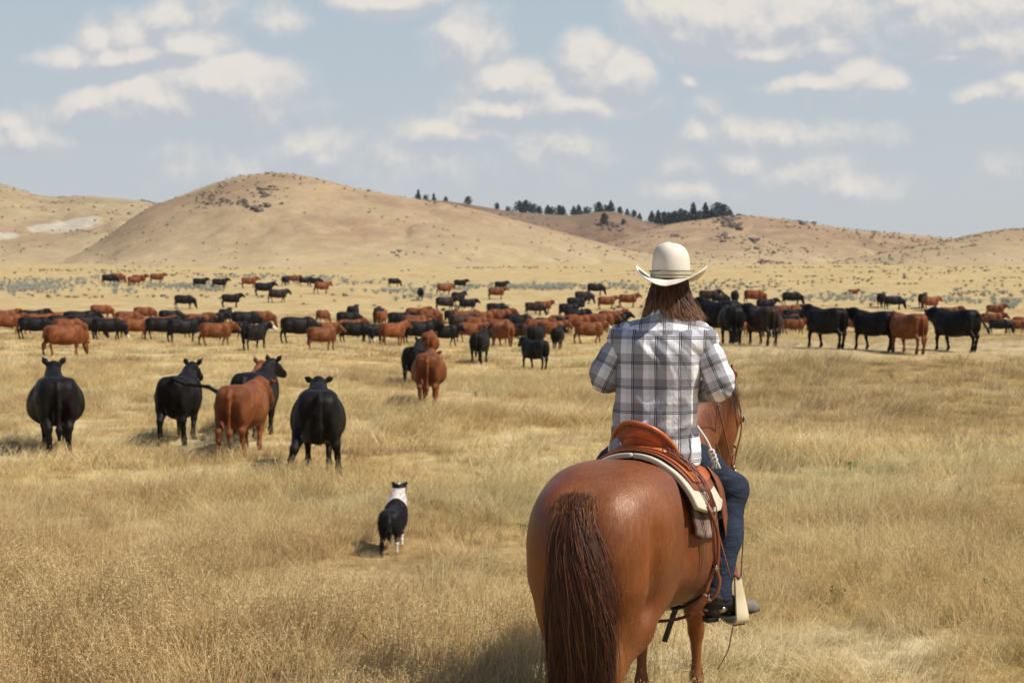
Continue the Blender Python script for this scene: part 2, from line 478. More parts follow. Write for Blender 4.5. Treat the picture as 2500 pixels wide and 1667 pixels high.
        for a in range(3):
            b_, c_ = (a + 1) % 3, (a + 2) % 3
            sa = [slice(None)] * 3; sb = [slice(None)] * 3
            sa[a] = slice(0, -1); sb[a] = slice(1, None)
            A, B = S[tuple(sa)], S[tuple(sb)]
            for sign in (0, 1):
                E = np.argwhere((A & ~B) if sign == 0 else (~A & B))
                E = E[(E[:, b_] > 0) & (E[:, c_] > 0) & (E[:, b_] < S.shape[b_] - 1) & (E[:, c_] < S.shape[c_] - 1)]
                def g(db, dc):
                    Q = E.copy(); Q[:, b_] -= db; Q[:, c_] -= dc
                    return idx[Q[:, 0], Q[:, 1], Q[:, 2]]
                q = np.stack([g(1, 1), g(0, 1), g(0, 0), g(1, 0)], -1)
                Fs.append(q if sign == 0 else q[:, ::-1])
        Fc = np.concatenate(Fs); Fc = Fc[(Fc >= 0).all(1)]
        for _ in range(relax):
            acc = np.zeros_like(V); n = np.zeros(len(V))
            for i in range(4):
                j = (i + 1) % 4
                np.add.at(acc, Fc[:, i], V[Fc[:, j]]); np.add.at(n, Fc[:, i], 1)
                np.add.at(acc, Fc[:, j], V[Fc[:, i]]); np.add.at(n, Fc[:, j], 1)
            V = V * 0.4 + 0.6 * acc / np.maximum(n, 1)[:, None]
        return V, Fc

def set_attr(me, name, vals):
    a = me.attributes.new(name, 'FLOAT', 'POINT')
    a.data.foreach_set('value', np.asarray(vals, np.float32))

def tube_mesh(pts, radii, sides=8, cap=True, flat=None):
    """tube along a polyline; flat=(width factor, thickness factor) makes a strap lying across 'side'"""
    P = np.array(pts, float); n = len(P)
    radii = np.broadcast_to(np.array(radii, float), (n,))
    T = np.gradient(P, axis=0); T /= np.linalg.norm(T, axis=1)[:, None] + 1e-9
    ref = np.array(flat[2], float) if flat is not None else (np.array([0, 0, 1.0]) if abs(T[:, 2]).mean() < 0.9 else np.array([1.0, 0, 0]))
    ref = np.broadcast_to(ref, (n, 3))
    A = ref - (ref * T).sum(1)[:, None] * T; A /= np.linalg.norm(A, axis=1)[:, None] + 1e-9
    B = np.cross(T, A)
    fa, fb = (flat[0], flat[1]) if flat is not None else (1, 1)
    ang = np.arange(sides) / sides * 2 * math.pi + (math.pi / sides)
    ring = P[:, None, :] + (A[:, None, :] * (np.cos(ang) * fa)[None, :, None] + B[:, None, :] * (np.sin(ang) * fb)[None, :, None]) * radii[:, None, None]
    V = ring.reshape(-1, 3)
    Fc = []
    for i in range(n - 1):
        for j in range(sides):
            k = (j + 1) % sides
            Fc.append((i * sides + j, i * sides + k, (i + 1) * sides + k, (i + 1) * sides + j))
    if cap:
        Fc.append(tuple(range(sides))[::-1]); Fc.append(tuple((n - 1) * sides + j for j in range(sides)))
    return V, Fc
def merge(parts):
    V, Fc, o = [], [], 0
    for v, f in parts:
        V.append(np.asarray(v, float)); Fc += [tuple(int(i) + o for i in t) for t in f]; o += len(v)
    return np.concatenate(V), Fc
def spline(pts, n):
    """Catmull-Rom through pts (any number of columns)"""
    P = np.array(pts, float); P = np.vstack([2 * P[0] - P[1], P, 2 * P[-1] - P[-2]])
    out = []; m = len(P) - 3
    for t in np.linspace(0, m - 1e-9, n):
        i = int(t); u = t - i
        a, b, c, d = P[i], P[i + 1], P[i + 2], P[i + 3]
        out.append(0.5 * (2 * b + (c - a) * u + (2 * a - 5 * b + 4 * c - d) * u * u + (3 * b - a - 3 * c + d) * u ** 3))
    return np.array(out)

# ------------------------------------------------------------------ cattle
def cow_mesh(key, h=0.028, head=('level', 0.0), gait=0.0, tail='down', fat=1.0, lie=False, splay=0.0, ylen=.94, hoff=(0, 0), relax=1):
    """cow facing +Y, feet on z=0, back about 1.3 m high. gait: leg swing in metres."""
    b = Body((-1.0 if tail == 'side' else -0.66, -1.35, -0.02), (1.15 if tail == 'side' else 0.66, 1.75, 1.95), h)
    w = fat
    b.trunk([(-0.84, 1.16, 1.00, 0.07, .5), (-0.80, 1.24, 0.86, 0.16, .55), (-0.66, 1.30, 0.70, 0.25, .6), (-0.42, 1.325, 0.55, 0.31 * w, .52), (-0.15, 1.30, 0.47, 0.38 * w, .42),
             (0.15, 1.27, 0.46, 0.385 * w, .40), (0.42, 1.28, 0.48, 0.33 * w, .42), (0.62, 1.30, 0.54, 0.26, .45), (0.80, 1.22, 0.66, 0.19, .45), (0.90, 1.10, 0.74, 0.11, .5)], 0.06, 2.15)
    for s in (-1, 1):
        b.ell((s * 0.17, -0.60, 1.07), (0.13, 0.24, 0.22), 0.12)             # hip and rump
        b.ell((s * 0.215, -0.40, 1.22), (0.055, 0.09, 0.055), 0.07); b.ell((s * 0.095, -0.79, 1.16), (0.045, 0.05, 0.05), 0.06)   # hook and pin bones
        b.ell((s * 0.20, -0.62, 0.84), (0.11, 0.22, 0.26), 0.10)             # thigh
        b.ell((s * 0.20, 0.55, 0.92), (0.11, 0.22, 0.30), 0.10)              # shoulder
        ph = s * gait; sp = s * splay
        if lie:
            b.chain([(s * .22, -.5, .75, .13), (s * .34, -.15, .62, .09), (s * .38, -.55, .56, .05), (s * .36, -.2, .53, .04)], .06)
            b.chain([(s * .2, .6, .8, .1), (s * .24, .85, .60, .06), (s * .22, .6, .55, .045)], .05)
        else:
            hy = -0.74 + ph * 0.9
            ho = hoff[0 if s < 0 else 1]
            b.chain([(s * .19, -.58, .92, .17), (s * .185 + sp * .4 + ho * .25, -.62 + ph * .3, .70, .115), (s * .175 + sp * .8 + ho * .6, -.80 + ph * .65, .50, .058),
                     (s * .17 + sp + ho * .8, -.78 + ph * .85, .34, .042), (s * .17 + sp + ho * .95, hy, .14, .048), (s * .17 + sp + ho, hy + .04, .04, .057)], .05)
            fy = 0.56 - ph
            b.chain([(s * .18, .56, .80, .13), (s * .17, .58 - ph * .25, .60, .078), (s * .165, .60 - ph * .6, .42, .056), (s * .16, .58 - ph * .8, .30, .040),
                     (s * .16, fy, .13, .046), (s * .16, fy + .05, .04, .055)], .045)
    for s in (-1, 1):
        b.ell((s * .40 * max(w, 1), -.36, 1.10), (.10, .11, .11), .10, sub=True)      # hollow of the flank
        b.cone((s * .27, .40, 1.12), .015, (s * .30, .36, .80), .02, .06, sub=True)   # behind the shoulder
    if not lie:
        b.ell((0, -0.46, 0.60), (0.12, 0.14, 0.10), 0.08)
    b.ell((0, 0.72, 0.62), (0.09, 0.20, 0.13), 0.09)                          # brisket
    kind, turn = head
    base = np.array([0, 0.70, 1.10])
    if kind == 'level':
        n1 = np.array([0, .98, 1.20]); poll = np.array([0, 1.13, 1.27]); down = 0.6
    elif kind == 'up':
        n1 = np.array([0, .88, 1.24]); poll = np.array([0, .98, 1.37]); down = 0.5
    elif kind == 'high':
        n1 = np.array([0, .86, 1.32]); poll = np.array([0, .92, 1.50]); down = 0.35
    elif kind == 'low':
        n1 = np.array([0, 1.00, 1.04]); poll = np.array([0, 1.18, 1.02]); down = 0.85
    elif kind == 'mid':
        n1 = np.array([0, .98, 1.15]); poll = np.array([0, 1.14, 1.17]); down = 0.75
    else:
        n1 = np.array([0, 1.00, 0.80]); poll = np.array([0, 1.12, 0.50]); down = 1.2
    def rz(v, a):
        c, s_ = math.cos(a), math.sin(a)
        return np.array([v[0] * c + v[1] * s_, -v[0] * s_ + v[1] * c, v[2]])
    n1 = base + rz(n1 - base, turn * 0.4); poll = base + rz(poll - base, turn * 0.7)
    f = rz(np.array([0, math.cos(down), -math.sin(down)]), turn)
    up = rz(np.array([0, math.sin(down), math.cos(down)]), turn)
    sd = rz(np.array([1.0, 0, 0]), turn)
    b.chain([(0, .50, 1.02, .29), (*n1, .22), (*poll, .14)], .07, (.60, 1, 1))
    b.cone(base + (0, 0.02, -0.25), .16, n1 - (0, 0, .10), .12, .08, (.6, 1, 1))
    b.cone(poll, .115, poll + f * .17, .105, .05)
    b.cone(poll + f * .16, .105, poll + f * .38, .075, .05)
    b.cone(poll + f * .37 + up * -.01, .077, poll + f * .41 - up * .02, .070, .03)
    b.cone(poll + f * .10 - up * .08, .085, poll + f * .32 - up * .06, .06, .05)
    b.ell(poll + up * .07, (.085, .07, .06), .05)
    for s in (-1, 1):
        e0 = poll + sd * s * .09 + up * .045 - f * .02
        e1 = e0 + sd * s * (.105 if kind in ('up', 'high') else .14) + up * (.175 if kind in ('up', 'high') else .09 if kind != 'graze' else .02) - f * .02
        b.cone(e0, .030, e0 * .45 + e1 * .55, .050, .02, (1, .6, 1)); b.cone(e0 * .45 + e1 * .55, .050, e1, .014, .02, (1, .6, 1))
    td = np.array([0, -0.80, 1.22])
    if tail == 'down':
        b.chain([(*td, .055), (0, -.88, 1.12, .045), (0.01, -.895, .85, .032), (0.0, -.88, .62, .030), (0.0, -.88, .48, .055), (0.0, -.88, .32, .028)], .03)
    elif tail == 'side':
        b.chain([(*td, .055), (0.05, -.92, 1.30, .044), (0.28, -.98, 1.20, .034), (0.56, -1.0, 1.17, .032), (0.72, -1.0, 1.15, .038), (0.88, -1.0, 1.05, .040), (1.0, -1.0, .92, .02)], .03)
    elif tail == 'lift':
        b.chain([(*td, .055), (0.02, -.93, 1.27, .05), (0.03, -1.02, 1.18, .04), (0.02, -1.04, .98, .035), (0.02, -1.02, .80, .05), (.02, -1.0, .66, .025)], .03)
    elif tail == 'swing':
        b.chain([(*td, .055), (0.03, -.92, 1.14, .045), (0.05, -1.05, .95, .032), (0.07, -1.18, .80, .032), (0.07, -1.26, .68, .045), (.07, -1.30, .58, .02)], .03)
    V, Fc = b.mesh(relax)
    V[:, 1] *= ylen
    poll = poll * np.array([1, ylen, 1])
    if lie: V[:, 2] -= V[:, 2].min() + 0.03
    me_o = mesh_obj('cow', V, Fc, None, link=False)
    me = me_o.data
    d = V - (poll + f * .34)
    face = np.clip(1.4 - np.linalg.norm(d / np.array([.17, .17, .2]), axis=1), 0, 1)
    set_attr(me, 'facemask', face)
    set_attr(me, 'hoof', np.clip((0.10 - V[:, 2]) / 0.04, 0, 1) if not lie else np.zeros(len(V)))
    bpy.data.objects.remove(me_o)
    me.name = 'cow_' + key
    return me

def b_cow(c1, c2, rough, white=False, spec=0.14):
    def f(w):
        oi = w.n('ShaderNodeObjectInfo').outputs['Random']
        tc = w.n('ShaderNodeTexCoord').outputs['Object']
        n = w.noise(tc, 3.0, 5, 0.6)
        fur = w.noise(w.v('MULTIPLY', tc, (1, 0.35, 1)), 60, 4, 0.7)
        c = w.mix(w.rng(n, 0.35, 0.68), c1, c2)
        c = w.mix(w.m('MULTIPLY', oi, 0.5), c, w.mix(1.0, c, (1.5, 1.3, 1.15, 1), 'MULTIPLY'))
        dust = w.noise(w.v('ADD', tc, (9, 4, 2)), 5, 6, .7)
        c = w.mix(w.rng(dust, .56, .76, 0, .45), c, w.mix(1.0, w.mix(.5, c, (.10, .07, .045, 1)), (1, 1, 1, 1), 'MULTIPLY'))
        c = w.mix(w.rng(fur, 0.3, 0.8, 0.0, 0.35), c, w.mix(1.0, c, (0.55, 0.5, 0.5, 1), 'MULTIPLY'))
        hoof = w.n('ShaderNodeAttribute', {'attribute_name': 'hoof'}).outputs['Fac']
        c = w.mix(hoof, c, (0.035, 0.028, 0.022, 1))
        if white:
            fm = w.n('ShaderNodeAttribute', {'attribute_name': 'facemask'}).outputs['Fac']
            c = w.mix(w.rng(fm, 0.2, 0.5), c, (0.62, 0.58, 0.52, 1))
        mus = w.noise(w.v('MULTIPLY', tc, (1, .7, .6)), 5.5, 3, .5)
        rg = w.rng(w.noise(tc, 9, 5, .7), .35, .7, rough - .16, rough + .12)
        return pbsdf(w, c, rg, w.m('ADD', w.m('MULTIPLY', mus, 3.0), w.m('MULTIPLY', fur, .35)), 0.6, 0.02, spec=spec)
    return f
M_black = material('black_hide', b_cow((0.005, 0.0042, 0.004, 1), (0.013, 0.0098, 0.008, 1), 0.62))
M_blackw = material('black_hide_white_face', b_cow((0.005, 0.0042, 0.004, 1), (0.013, 0.0098, 0.008, 1), 0.62, True))
M_dark = material('dark_brown_hide', b_cow((0.022, 0.013, 0.010, 1), (0.040, 0.022, 0.015, 1), 0.6))
M_rust = material('rust_red_hide', b_cow((0.115, 0.036, 0.012, 1), (0.20, 0.070, 0.022, 1), 0.6))
M_rustw = material('rust_red_hide_white_face', b_cow((0.115, 0.036, 0.012, 1), (0.20, 0.070, 0.022, 1), 0.6, True))
MATS = {'b': (M_black, 'black'), 'B': (M_blackw, 'black'), 'd': (M_dark, 'dark brown'), 'r': (M_rust, 'rust red'), 'R': (M_rustw, 'rust red')}
HB = 1.31
COWM = {
    'stand': cow_mesh('stand', .034, ('level', 0.0), .06),
    'turn': cow_mesh('turn', .034, ('level', 0.8), -.08, fat=1.05),
    'walk': cow_mesh('walk', .034, ('mid', 0.0), .17),
    'graze': cow_mesh('graze', .034, ('graze', 0.1), .10),
    'lie': cow_mesh('lie', .04, ('level', 0.3), 0, lie=True),
}
def find_depth(px, fy, Hpx, near=0.0):
    Ys = np.arange(11, 230, 0.25)
    xs = (px - 1250) / F * Ys
    ys = proj_y(ground_z(xs, Ys), Ys)
    want = F * HB / Hpx
    cost = np.abs(ys - fy) / 2.5 + 14 * np.abs(np.log(Ys / want))
    return float(Ys[int(np.argmin(cost))])
cow_log = []
def cow(px, fy, H, head, col, pose, label, group, sc_lim=(0.72, 1.25), mesh=None, deep=True):
    """head: compass of the animal, 0 = walking away, 90 = facing right in the photo"""
    if deep: fy += .08 * H; H *= 1.10          # the grass hides the lowest part of the legs
    Y = find_depth(px, fy, H)
    x = (px - 1250) / F * Y; z = gz(x, Y)
    s = H * Y / (F * HB)
    cow_log.append((px, fy, round(proj_y(z, Y) - fy, 1), round(Y, 1), round(s, 2)))
    s = min(max(s, sc_lim[0]), sc_lim[1])
    me = mesh if mesh is not None else COWM[pose]
    key = me.name + col
    m2 = bpy.data.meshes.get(key)
    if m2 is None:
        m2 = me.copy(); m2.name = key; m2.materials.clear(); m2.materials.append(MATS[col][0])
    o = bpy.data.objects.new('cow', m2)
    o.location = (x, Y, z - 0.02); o.scale = (s, s, s)
    o.rotation_euler = (0, 0, -R(head) - math.atan(x / Y))
    COL.objects.link(o)
    return tag(o, label, 'cow', group)

# far scattered animals, the packed herd, then the nearer ones. (x, feet y, height, heading, hide, pose, label)
POSES = {'stand': 'standing', 'turn': 'standing', 'walk': 'walking', 'graze': 'grazing', 'lie': 'lying'}
FARC = [(268,694,24,80,'b','graze','far black cow with its head in grey sagebrush, leftmost of the far cattle'),
 (286,690,23,95,'r','graze','far rust red cow half behind the leftmost far black cow'),
 (329,697,22,80,'r','turn','rust red cow far off at left with a second red cow close behind its head'),
 (340,694,23,110,'r','stand','rust red cow whose back shows just behind another at far left'),
 (384,690,22,92,'r','stand','rust red cow alone on the far flat, above the grey brush strip'),
 (488,701,22,90,'b','stand','left of two black cows side by side beyond the grey sagebrush strip'),
 (536,704,24,88,'b','stand','right of two black cows side by side beyond the grey sagebrush strip'),
 (608,701,24,90,'r','stand','rust red cow far off, its head hidden behind a big black cow'),
 (644,719,36,85,'b','stand','large far black cow standing head up just in front of a rust red cow'),
 (678,736,30,80,'d','walk','dark brown cow walking right just below the large far black cow'),
 (697,696,21,20,'b','stand','small black cow seen from behind at the left end of a far string of five'),
 (718,692,19,95,'r','stand','rust red cow second in the far string of five above the herd'),
 (744,697,20,60,'b','stand','black cow in the middle of the far string of five'),
 (771,699,21,90,'b','graze','black cow at the right of the far string, behind a rust red one'),
 (786,715,27,60,'r','walk','rust red cow at the right end of the far string, nearest of the five'),
 (449,751,31,88,'b','graze','black cow grazing alone on bare ground above the left herd'),
 (563,748,30,88,'b','stand','black cow standing alone, facing right, above the left herd'),
 (962,699,20,70,'b','graze','lone small black cow grazing far off near the foot of the big hill'),
 (1027,731,27,0,'b','stand','black cow seen straight from behind beside a grey brush streak, far centre'),
 (1085,719,26,65,'r','walk','rust red cow walking uphill toward a black cow, far centre'),
 (1123,704,21,88,'b','stand','black cow up ahead of the rust red one walking uphill, far centre'),
 (1086,757,32,75,'d','turn','dark cow standing just right of the cow shadow, above the middle herd'),
 (1119,745,33,35,'b','stand','black cow with its rump toward the camera, just behind another in the far centre'),
 (1141,758,28,85,'b','walk','black cow walking right with its head out, far centre above the packed red cows'),
 (1222,707,20,88,'b','stand','black cow directly behind a rust red cow, far right of centre'),
 (1211,729,27,85,'r','stand','rust red cow facing right, in front of a small black one'),
 (1304,769,31,85,'d','graze','dark brown cow grazing with a white faced red cow behind it'),
 (1325,764,29,85,'R','stand','rust red cow with a white face behind a dark brown grazing cow'),
 (1453,719,27,75,'b','graze','black cow grazing at the top of a diagonal line left of the rider'),
 (1424,740,29,80,'d','graze','dark cow second from the top of the diagonal line left of the rider'),
 (1406,757,31,80,'b','stand','black cow third from the top of the diagonal line left of the rider'),
 (1388,775,34,80,'b','stand','black cow fourth from the top of the diagonal line left of the rider'),
 (1405,793,38,85,'b','walk','lowest black cow of the diagonal line, its back just above red cows'),
 (1480,753,29,80,'r','stand','left of two rust red cows standing apart left of the rider hair'),
 (1532,748,30,85,'r','stand','rust red cow closest to the hair of the rider, facing right'),
 (1212,774,34,85,'b','graze','black cow whose arched back shows above a pale red one, middle herd'),
 (1729,741,32,85,'d','stand','dark cow standing just right of the rider hair, leftmost of the far right group'),
 (1757,745,28,70,'b','graze','black cow with head low directly right of a dark one beyond the shoulder'),
 (1794,743,32,5,'b','stand','black cow seen from behind beyond the two big black cows by the shoulder'),
 (1840,741,33,80,'r','graze','rust red cow grazing beyond the shoulder, the only red one in its far row'),
 (1869,762,32,75,'b','stand','black cow with its head raised, overlapping a red one right of the rider'),
 (1932,744,31,80,'b','graze','black cow grazing apart in the far middle of the right side'),
 (2152,749,33,10,'b','stand','black cow rump toward the camera, left of a pair at far right'),
 (2181,753,30,75,'b','graze','black cow grazing, right of a pair at far right'),
 (2253,751,34,10,'b','stand','black cow mostly behind a rust red one at far right'),
 (2271,756,32,50,'r','walk','rust red cow in front of a black one at far right, walking away'),
 (2082,718,11,85,'r','lie','tiny rust red calf lying down in the grass far off on the right'),
 (2315,786,36,90,'r','stand','rust red cow whose back shows above the largest black cow at right'),
 (2429,772,28,88,'r','stand','rust red cow standing clear above the others near the right edge')]
HERD = [(8,800,43,90,'r','stand'),(18,813,45,90,'r','stand'),(78,800,43,90,'b','stand'),(83,824,51,88,'b','graze'),(96,812,46,90,'r','walk'),(142,798,37,85,'r','graze'),
 (150,812,43,85,'b','walk'),(165,826,48,85,'r','graze'),(193,809,50,88,'b','walk'),(207,824,54,80,'b','graze'),(262,826,49,85,'B','graze'),(246,777,33,85,'r','graze'),
 (312,801,41,88,'r','graze'),(272,816,41,88,'r','walk'),(351,782,33,85,'r','graze'),(330,823,45,75,'r','walk'),(416,796,39,82,'b','graze'),(392,813,40,88,'r','stand'),
 (392,826,51,85,'b','walk'),(446,831,53,75,'b','stand'),(482,806,40,88,'r','stand'),(520,801,38,85,'b','walk'),(550,791,37,20,'b','stand'),(598,806,46,80,'b','graze'),
 (638,797,38,85,'r','graze'),(482,823,41,88,'b','walk'),(525,841,53,86,'r','walk'),(566,826,40,85,'b','walk'),(620,850,58,35,'B','turn'),(728,833,60,80,'b','graze'),
 (788,788,31,35,'r','graze'),(785,851,53,65,'r','turn'),(798,831,44,80,'r','stand'),(850,801,40,80,'b','graze'),(862,786,39,15,'b','stand'),(855,821,41,88,'r','stand'),
 (865,835,49,85,'B','graze'),(923,786,35,5,'b','stand'),(925,793,37,15,'b','stand'),(931,795,35,20,'r','stand'),(975,802,40,85,'b','walk'),(1012,812,43,88,'r','stand'),
 (1018,789,38,85,'r','stand'),(1045,792,38,85,'r','graze'),(1015,822,43,88,'r','walk'),(918,835,45,60,'b','walk'),(958,840,52,50,'r','stand'),(1022,838,54,80,'b','stand'),
 (1084,840,47,85,'b','walk'),(1100,788,31,30,'b','stand'),(1130,801,42,85,'r','walk'),(1124,812,43,60,'d','stand'),(1175,801,41,85,'r','walk'),(1162,815,42,85,'r','graze'),
 (1150,833,46,80,'r','walk'),(1199,841,52,40,'r','turn'),(1264,815,54,85,'b','graze'),(1220,796,42,88,'r','walk'),(1216,823,44,85,'r','graze'),(1227,843,52,-40,'r','walk'),
 (1258,836,46,-70,'d','stand'),(1311,821,43,85,'r','stand'),(1333,816,41,88,'b','walk'),(1371,811,42,85,'r','walk'),(1345,831,47,85,'r','walk'),(1309,849,53,20,'b','stand'),
 (1361,851,51,5,'b','turn'),(1410,813,44,85,'r','walk'),(1468,809,44,85,'r','walk'),(1438,835,49,80,'R','walk'),(1492,801,43,88,'r','stand'),(1502,806,41,88,'b','stand'),
 (1722,801,41,85,'r','stand'),(1825,804,41,10,'b','stand'),(1910,781,35,85,'r','walk'),(1950,781,36,70,'r','graze'),(1937,791,36,85,'b','walk'),(1930,807,38,85,'b','walk'),
 (1953,804,37,85,'r','stand'),(1938,815,36,88,'r','walk'),(1898,817,50,5,'d','stand'),(1848,822,34,80,'b','graze'),(1806,816,30,60,'r','graze'),
 (2083,809,32,85,'r','graze'),(2106,813,18,88,'r','stand'),(2421,800,36,85,'r','walk'),(2440,813,34,85,'b','graze'),(2482,813,33,85,'r','walk'),(2497,806,33,85,'r','stand')]
for t in FARC:
    cow(*t, 'cattle scattered beyond the packed herd')
def herd_labels():
    """where each animal of the packed herd stands: hide, what it does, which part, its place among its colour there"""
    AREAS = [(170, 'at the far left end of the herd'), (300, 'behind the large red grazer on the left'), (430, 'left of the herd middle'), (560, 'around the red cow walking right'), (660, 'above the galloping black cow'),
             (900, 'in the herd above the dog'), (1110, 'in the herd above the mid meadow trio'), (1300, 'among the packed red cows'), (1600, 'near the left arm of the rider'),
             (2000, 'behind the big black cows at right'), (2300, 'glimpsed between two big black cows'), (2600, 'at the right edge of the photo')]
    words = ['first', 'second', 'third', 'fourth', 'fifth', 'sixth', 'seventh', 'eighth', 'ninth', 'tenth']
    groups = {}
    for i, t in enumerate(HERD):
        a = next(n for lim, n in AREAS if t[0] < lim)
        groups.setdefault((MATS[t[4]][1], t[4] in 'BR', a), []).append(i)
    lab = {}
    for (c, wf, a), ids in groups.items():
        ids.sort(key=lambda i: HERD[i][0])
        for n, i in enumerate(ids):
            c2 = ('white faced ' if wf else '') + c
            pre = '' if len(ids) == 1 else words[n] + ' '
            post = '' if len(ids) == 1 else ' from left'
            lab[i] = f'{pre}{c2} cow{post} {a}'
    return lab
HL = herd_labels()
for i, t in enumerate(HERD):
    cow(*t, HL[i], 'cattle of the packed herd')

NEARC = {
 'n1': cow_mesh('n1', .020, ('up', 0.12), .05, fat=1.20, tail='down', splay=-.02),
 'n2': cow_mesh('n2', .020, ('up', 0.25), .15, tail='side', fat=.98, splay=.02),
 'n3': cow_mesh('n3', .020, ('mid', 0.2), .10, fat=1.08, splay=.02),
 'n4': cow_mesh('n4', .020, ('up', 0.45), .06),
 'n6': cow_mesh('n6', .020, ('level', 0.05), .22, fat=1.10, tail='lift', splay=.03, hoff=(-.24, .10)),
 'hd': cow_mesh('hd', .022, ('mid', 0.1), .08, fat=1.15, ylen=.86),
 'k4': cow_mesh('k4', .020, ('mid', -0.1), .10, fat=1.1, tail='swing', ylen=.86),
 'k2': cow_mesh('k2', .020, ('level', 0.15), .12, ylen=.86),
 'gz': cow_mesh('gz', .022, ('graze', -0.5), .12, fat=1.05),
}
NEARL = [(133,1106,191,-3,'b','n1','round bellied black cow walking away at the far left, ears up'),
 (437,1080,167,12,'b','n2','black cow trotting away with its tail swung out to the right'),
 (592,1108,174,18,'r','n3','rust red cow seen from behind in front of a black cow'),
 (622,1068,165,16,'b','n4','black cow looking right over the back of a rust red cow'),
 (617,1050,148,10,'r','n1','rust red cow almost hidden behind the black cow that looks right'),
 (775,1155,212,0,'b','n6','big black cow galloping away, nearest of all the cattle'),
 (1047,987,130,4,'r','hd','rust red cow walking away, middle of the meadow, in front of a tail swinging cow'),
 (1012,943,100,8,'b','n2','black cow with its tail swung out behind the red cow in mid meadow'),
 (1048,884,74,5,'r','hd','red cow seen from behind, farthest of three in a file in mid meadow'),
 (1172,886,76,12,'b','n4','black cow walking away alone toward the centre of the herd'),
 (1306,902,74,-38,'b','k2','black cow turned left in front of the herd, closest to the rider arm'),
 (155,869,77,62,'r','gz','large rust red cow grazing in front of the left herd'),
 (1757,836,104,-48,'b','k2','black cow standing side on, partly behind the right shoulder of the rider'),
 (1785,841,95,-12,'b','hd','black cow seen from behind, overlapping another beside the rider shoulder'),
 (1862,843,96,-25,'d','n4m','dark cow seen from behind with one ear sticking out to the left'),
 (2018,850,101,-44,'b','k2','black cow standing side on facing left, first clear of the shoulder group'),
 (2135,854,96,-52,'b','n4l','black cow facing left with its head up, beside a rust red one'),
 (2218,861,98,-36,'r','hd','rust red cow facing away to the left, between two black cows'),
 (2335,858,105,-52,'b','k4','largest black cow on the right, facing left with lowered head and tail swinging')]
NEARC['n4m'] = cow_mesh('n4m', .022, ('level', -0.6), .08, fat=1.1)
NEARC['n4l'] = cow_mesh('n4l', .022, ('level', 0.0), .12, fat=.98, ylen=.88)
for (px, fy, H, hd, c, k, lb) in NEARL:
    cow(px, fy, H, hd, c, None, lb, 'cattle walking or standing in front of the herd', (0.7, 1.3), NEARC[k], deep=False)
import sys
print('COWLOG', [c for c in cow_log if abs(c[2]) > 4 or not 0.85 < c[4] < 1.15], file=sys.stderr)

# ------------------------------------------------------------------ the ridden horse
HX, HY, HYAW = 0.27, 4.95, R(25)
HZ = gz(0.6, 5.7) + 0.0
Hmat = Matrix.Translation((HX, HY, HZ)) @ Matrix.Rotation(-HYAW, 4, 'Z')
Hinv = Hmat.inverted()
def hl(x, y, z):
    """world -> horse coordinates (x right, y forward, z up from the ground)"""
    return Hinv @ Vector((x, y, z))

# back and barrel of the horse: (y, top, bottom, half width, height of the widest point)
TR = [(0.00, 1.27, 1.06, .06, .5), (0.05, 1.33, 1.00, .15, .5), (0.14, 1.385, .93, .23, .5), (0.28, 1.430, .86, .285, .5), (0.46, 1.445, .80, .305, .5), (0.66, 1.415, .73, .315, .45), (0.86, 1.385, .66, .335, .42),
      (1.05, 1.375, .62, .33, .42), (1.20, 1.405, .63, .29, .42), (1.36, 1.40, .70, .235, .45), (1.50, 1.28, .80, .18, .5), (1.58, 1.18, .90, .10, .5)]
def torso_pt(y, phi, off):
    """point over the barrel; phi from the spine (0) down the right side (+) or the left (-)"""
    r = [np.interp(y, [t[0] for t in TR], [t[j] for t in TR]) for j in range(5)]
    zc = r[2] + (r[1] - r[2]) * r[4]
    w, hgt = r[3] * .92 + off, r[1] - zc + off
    ex = 2.15
    c, s_ = math.cos(phi), math.sin(phi)
    k = (abs(s_) ** ex + abs(c) ** ex) ** (-1 / ex)
    return np.array([w * k * s_, y, zc + hgt * k * c])

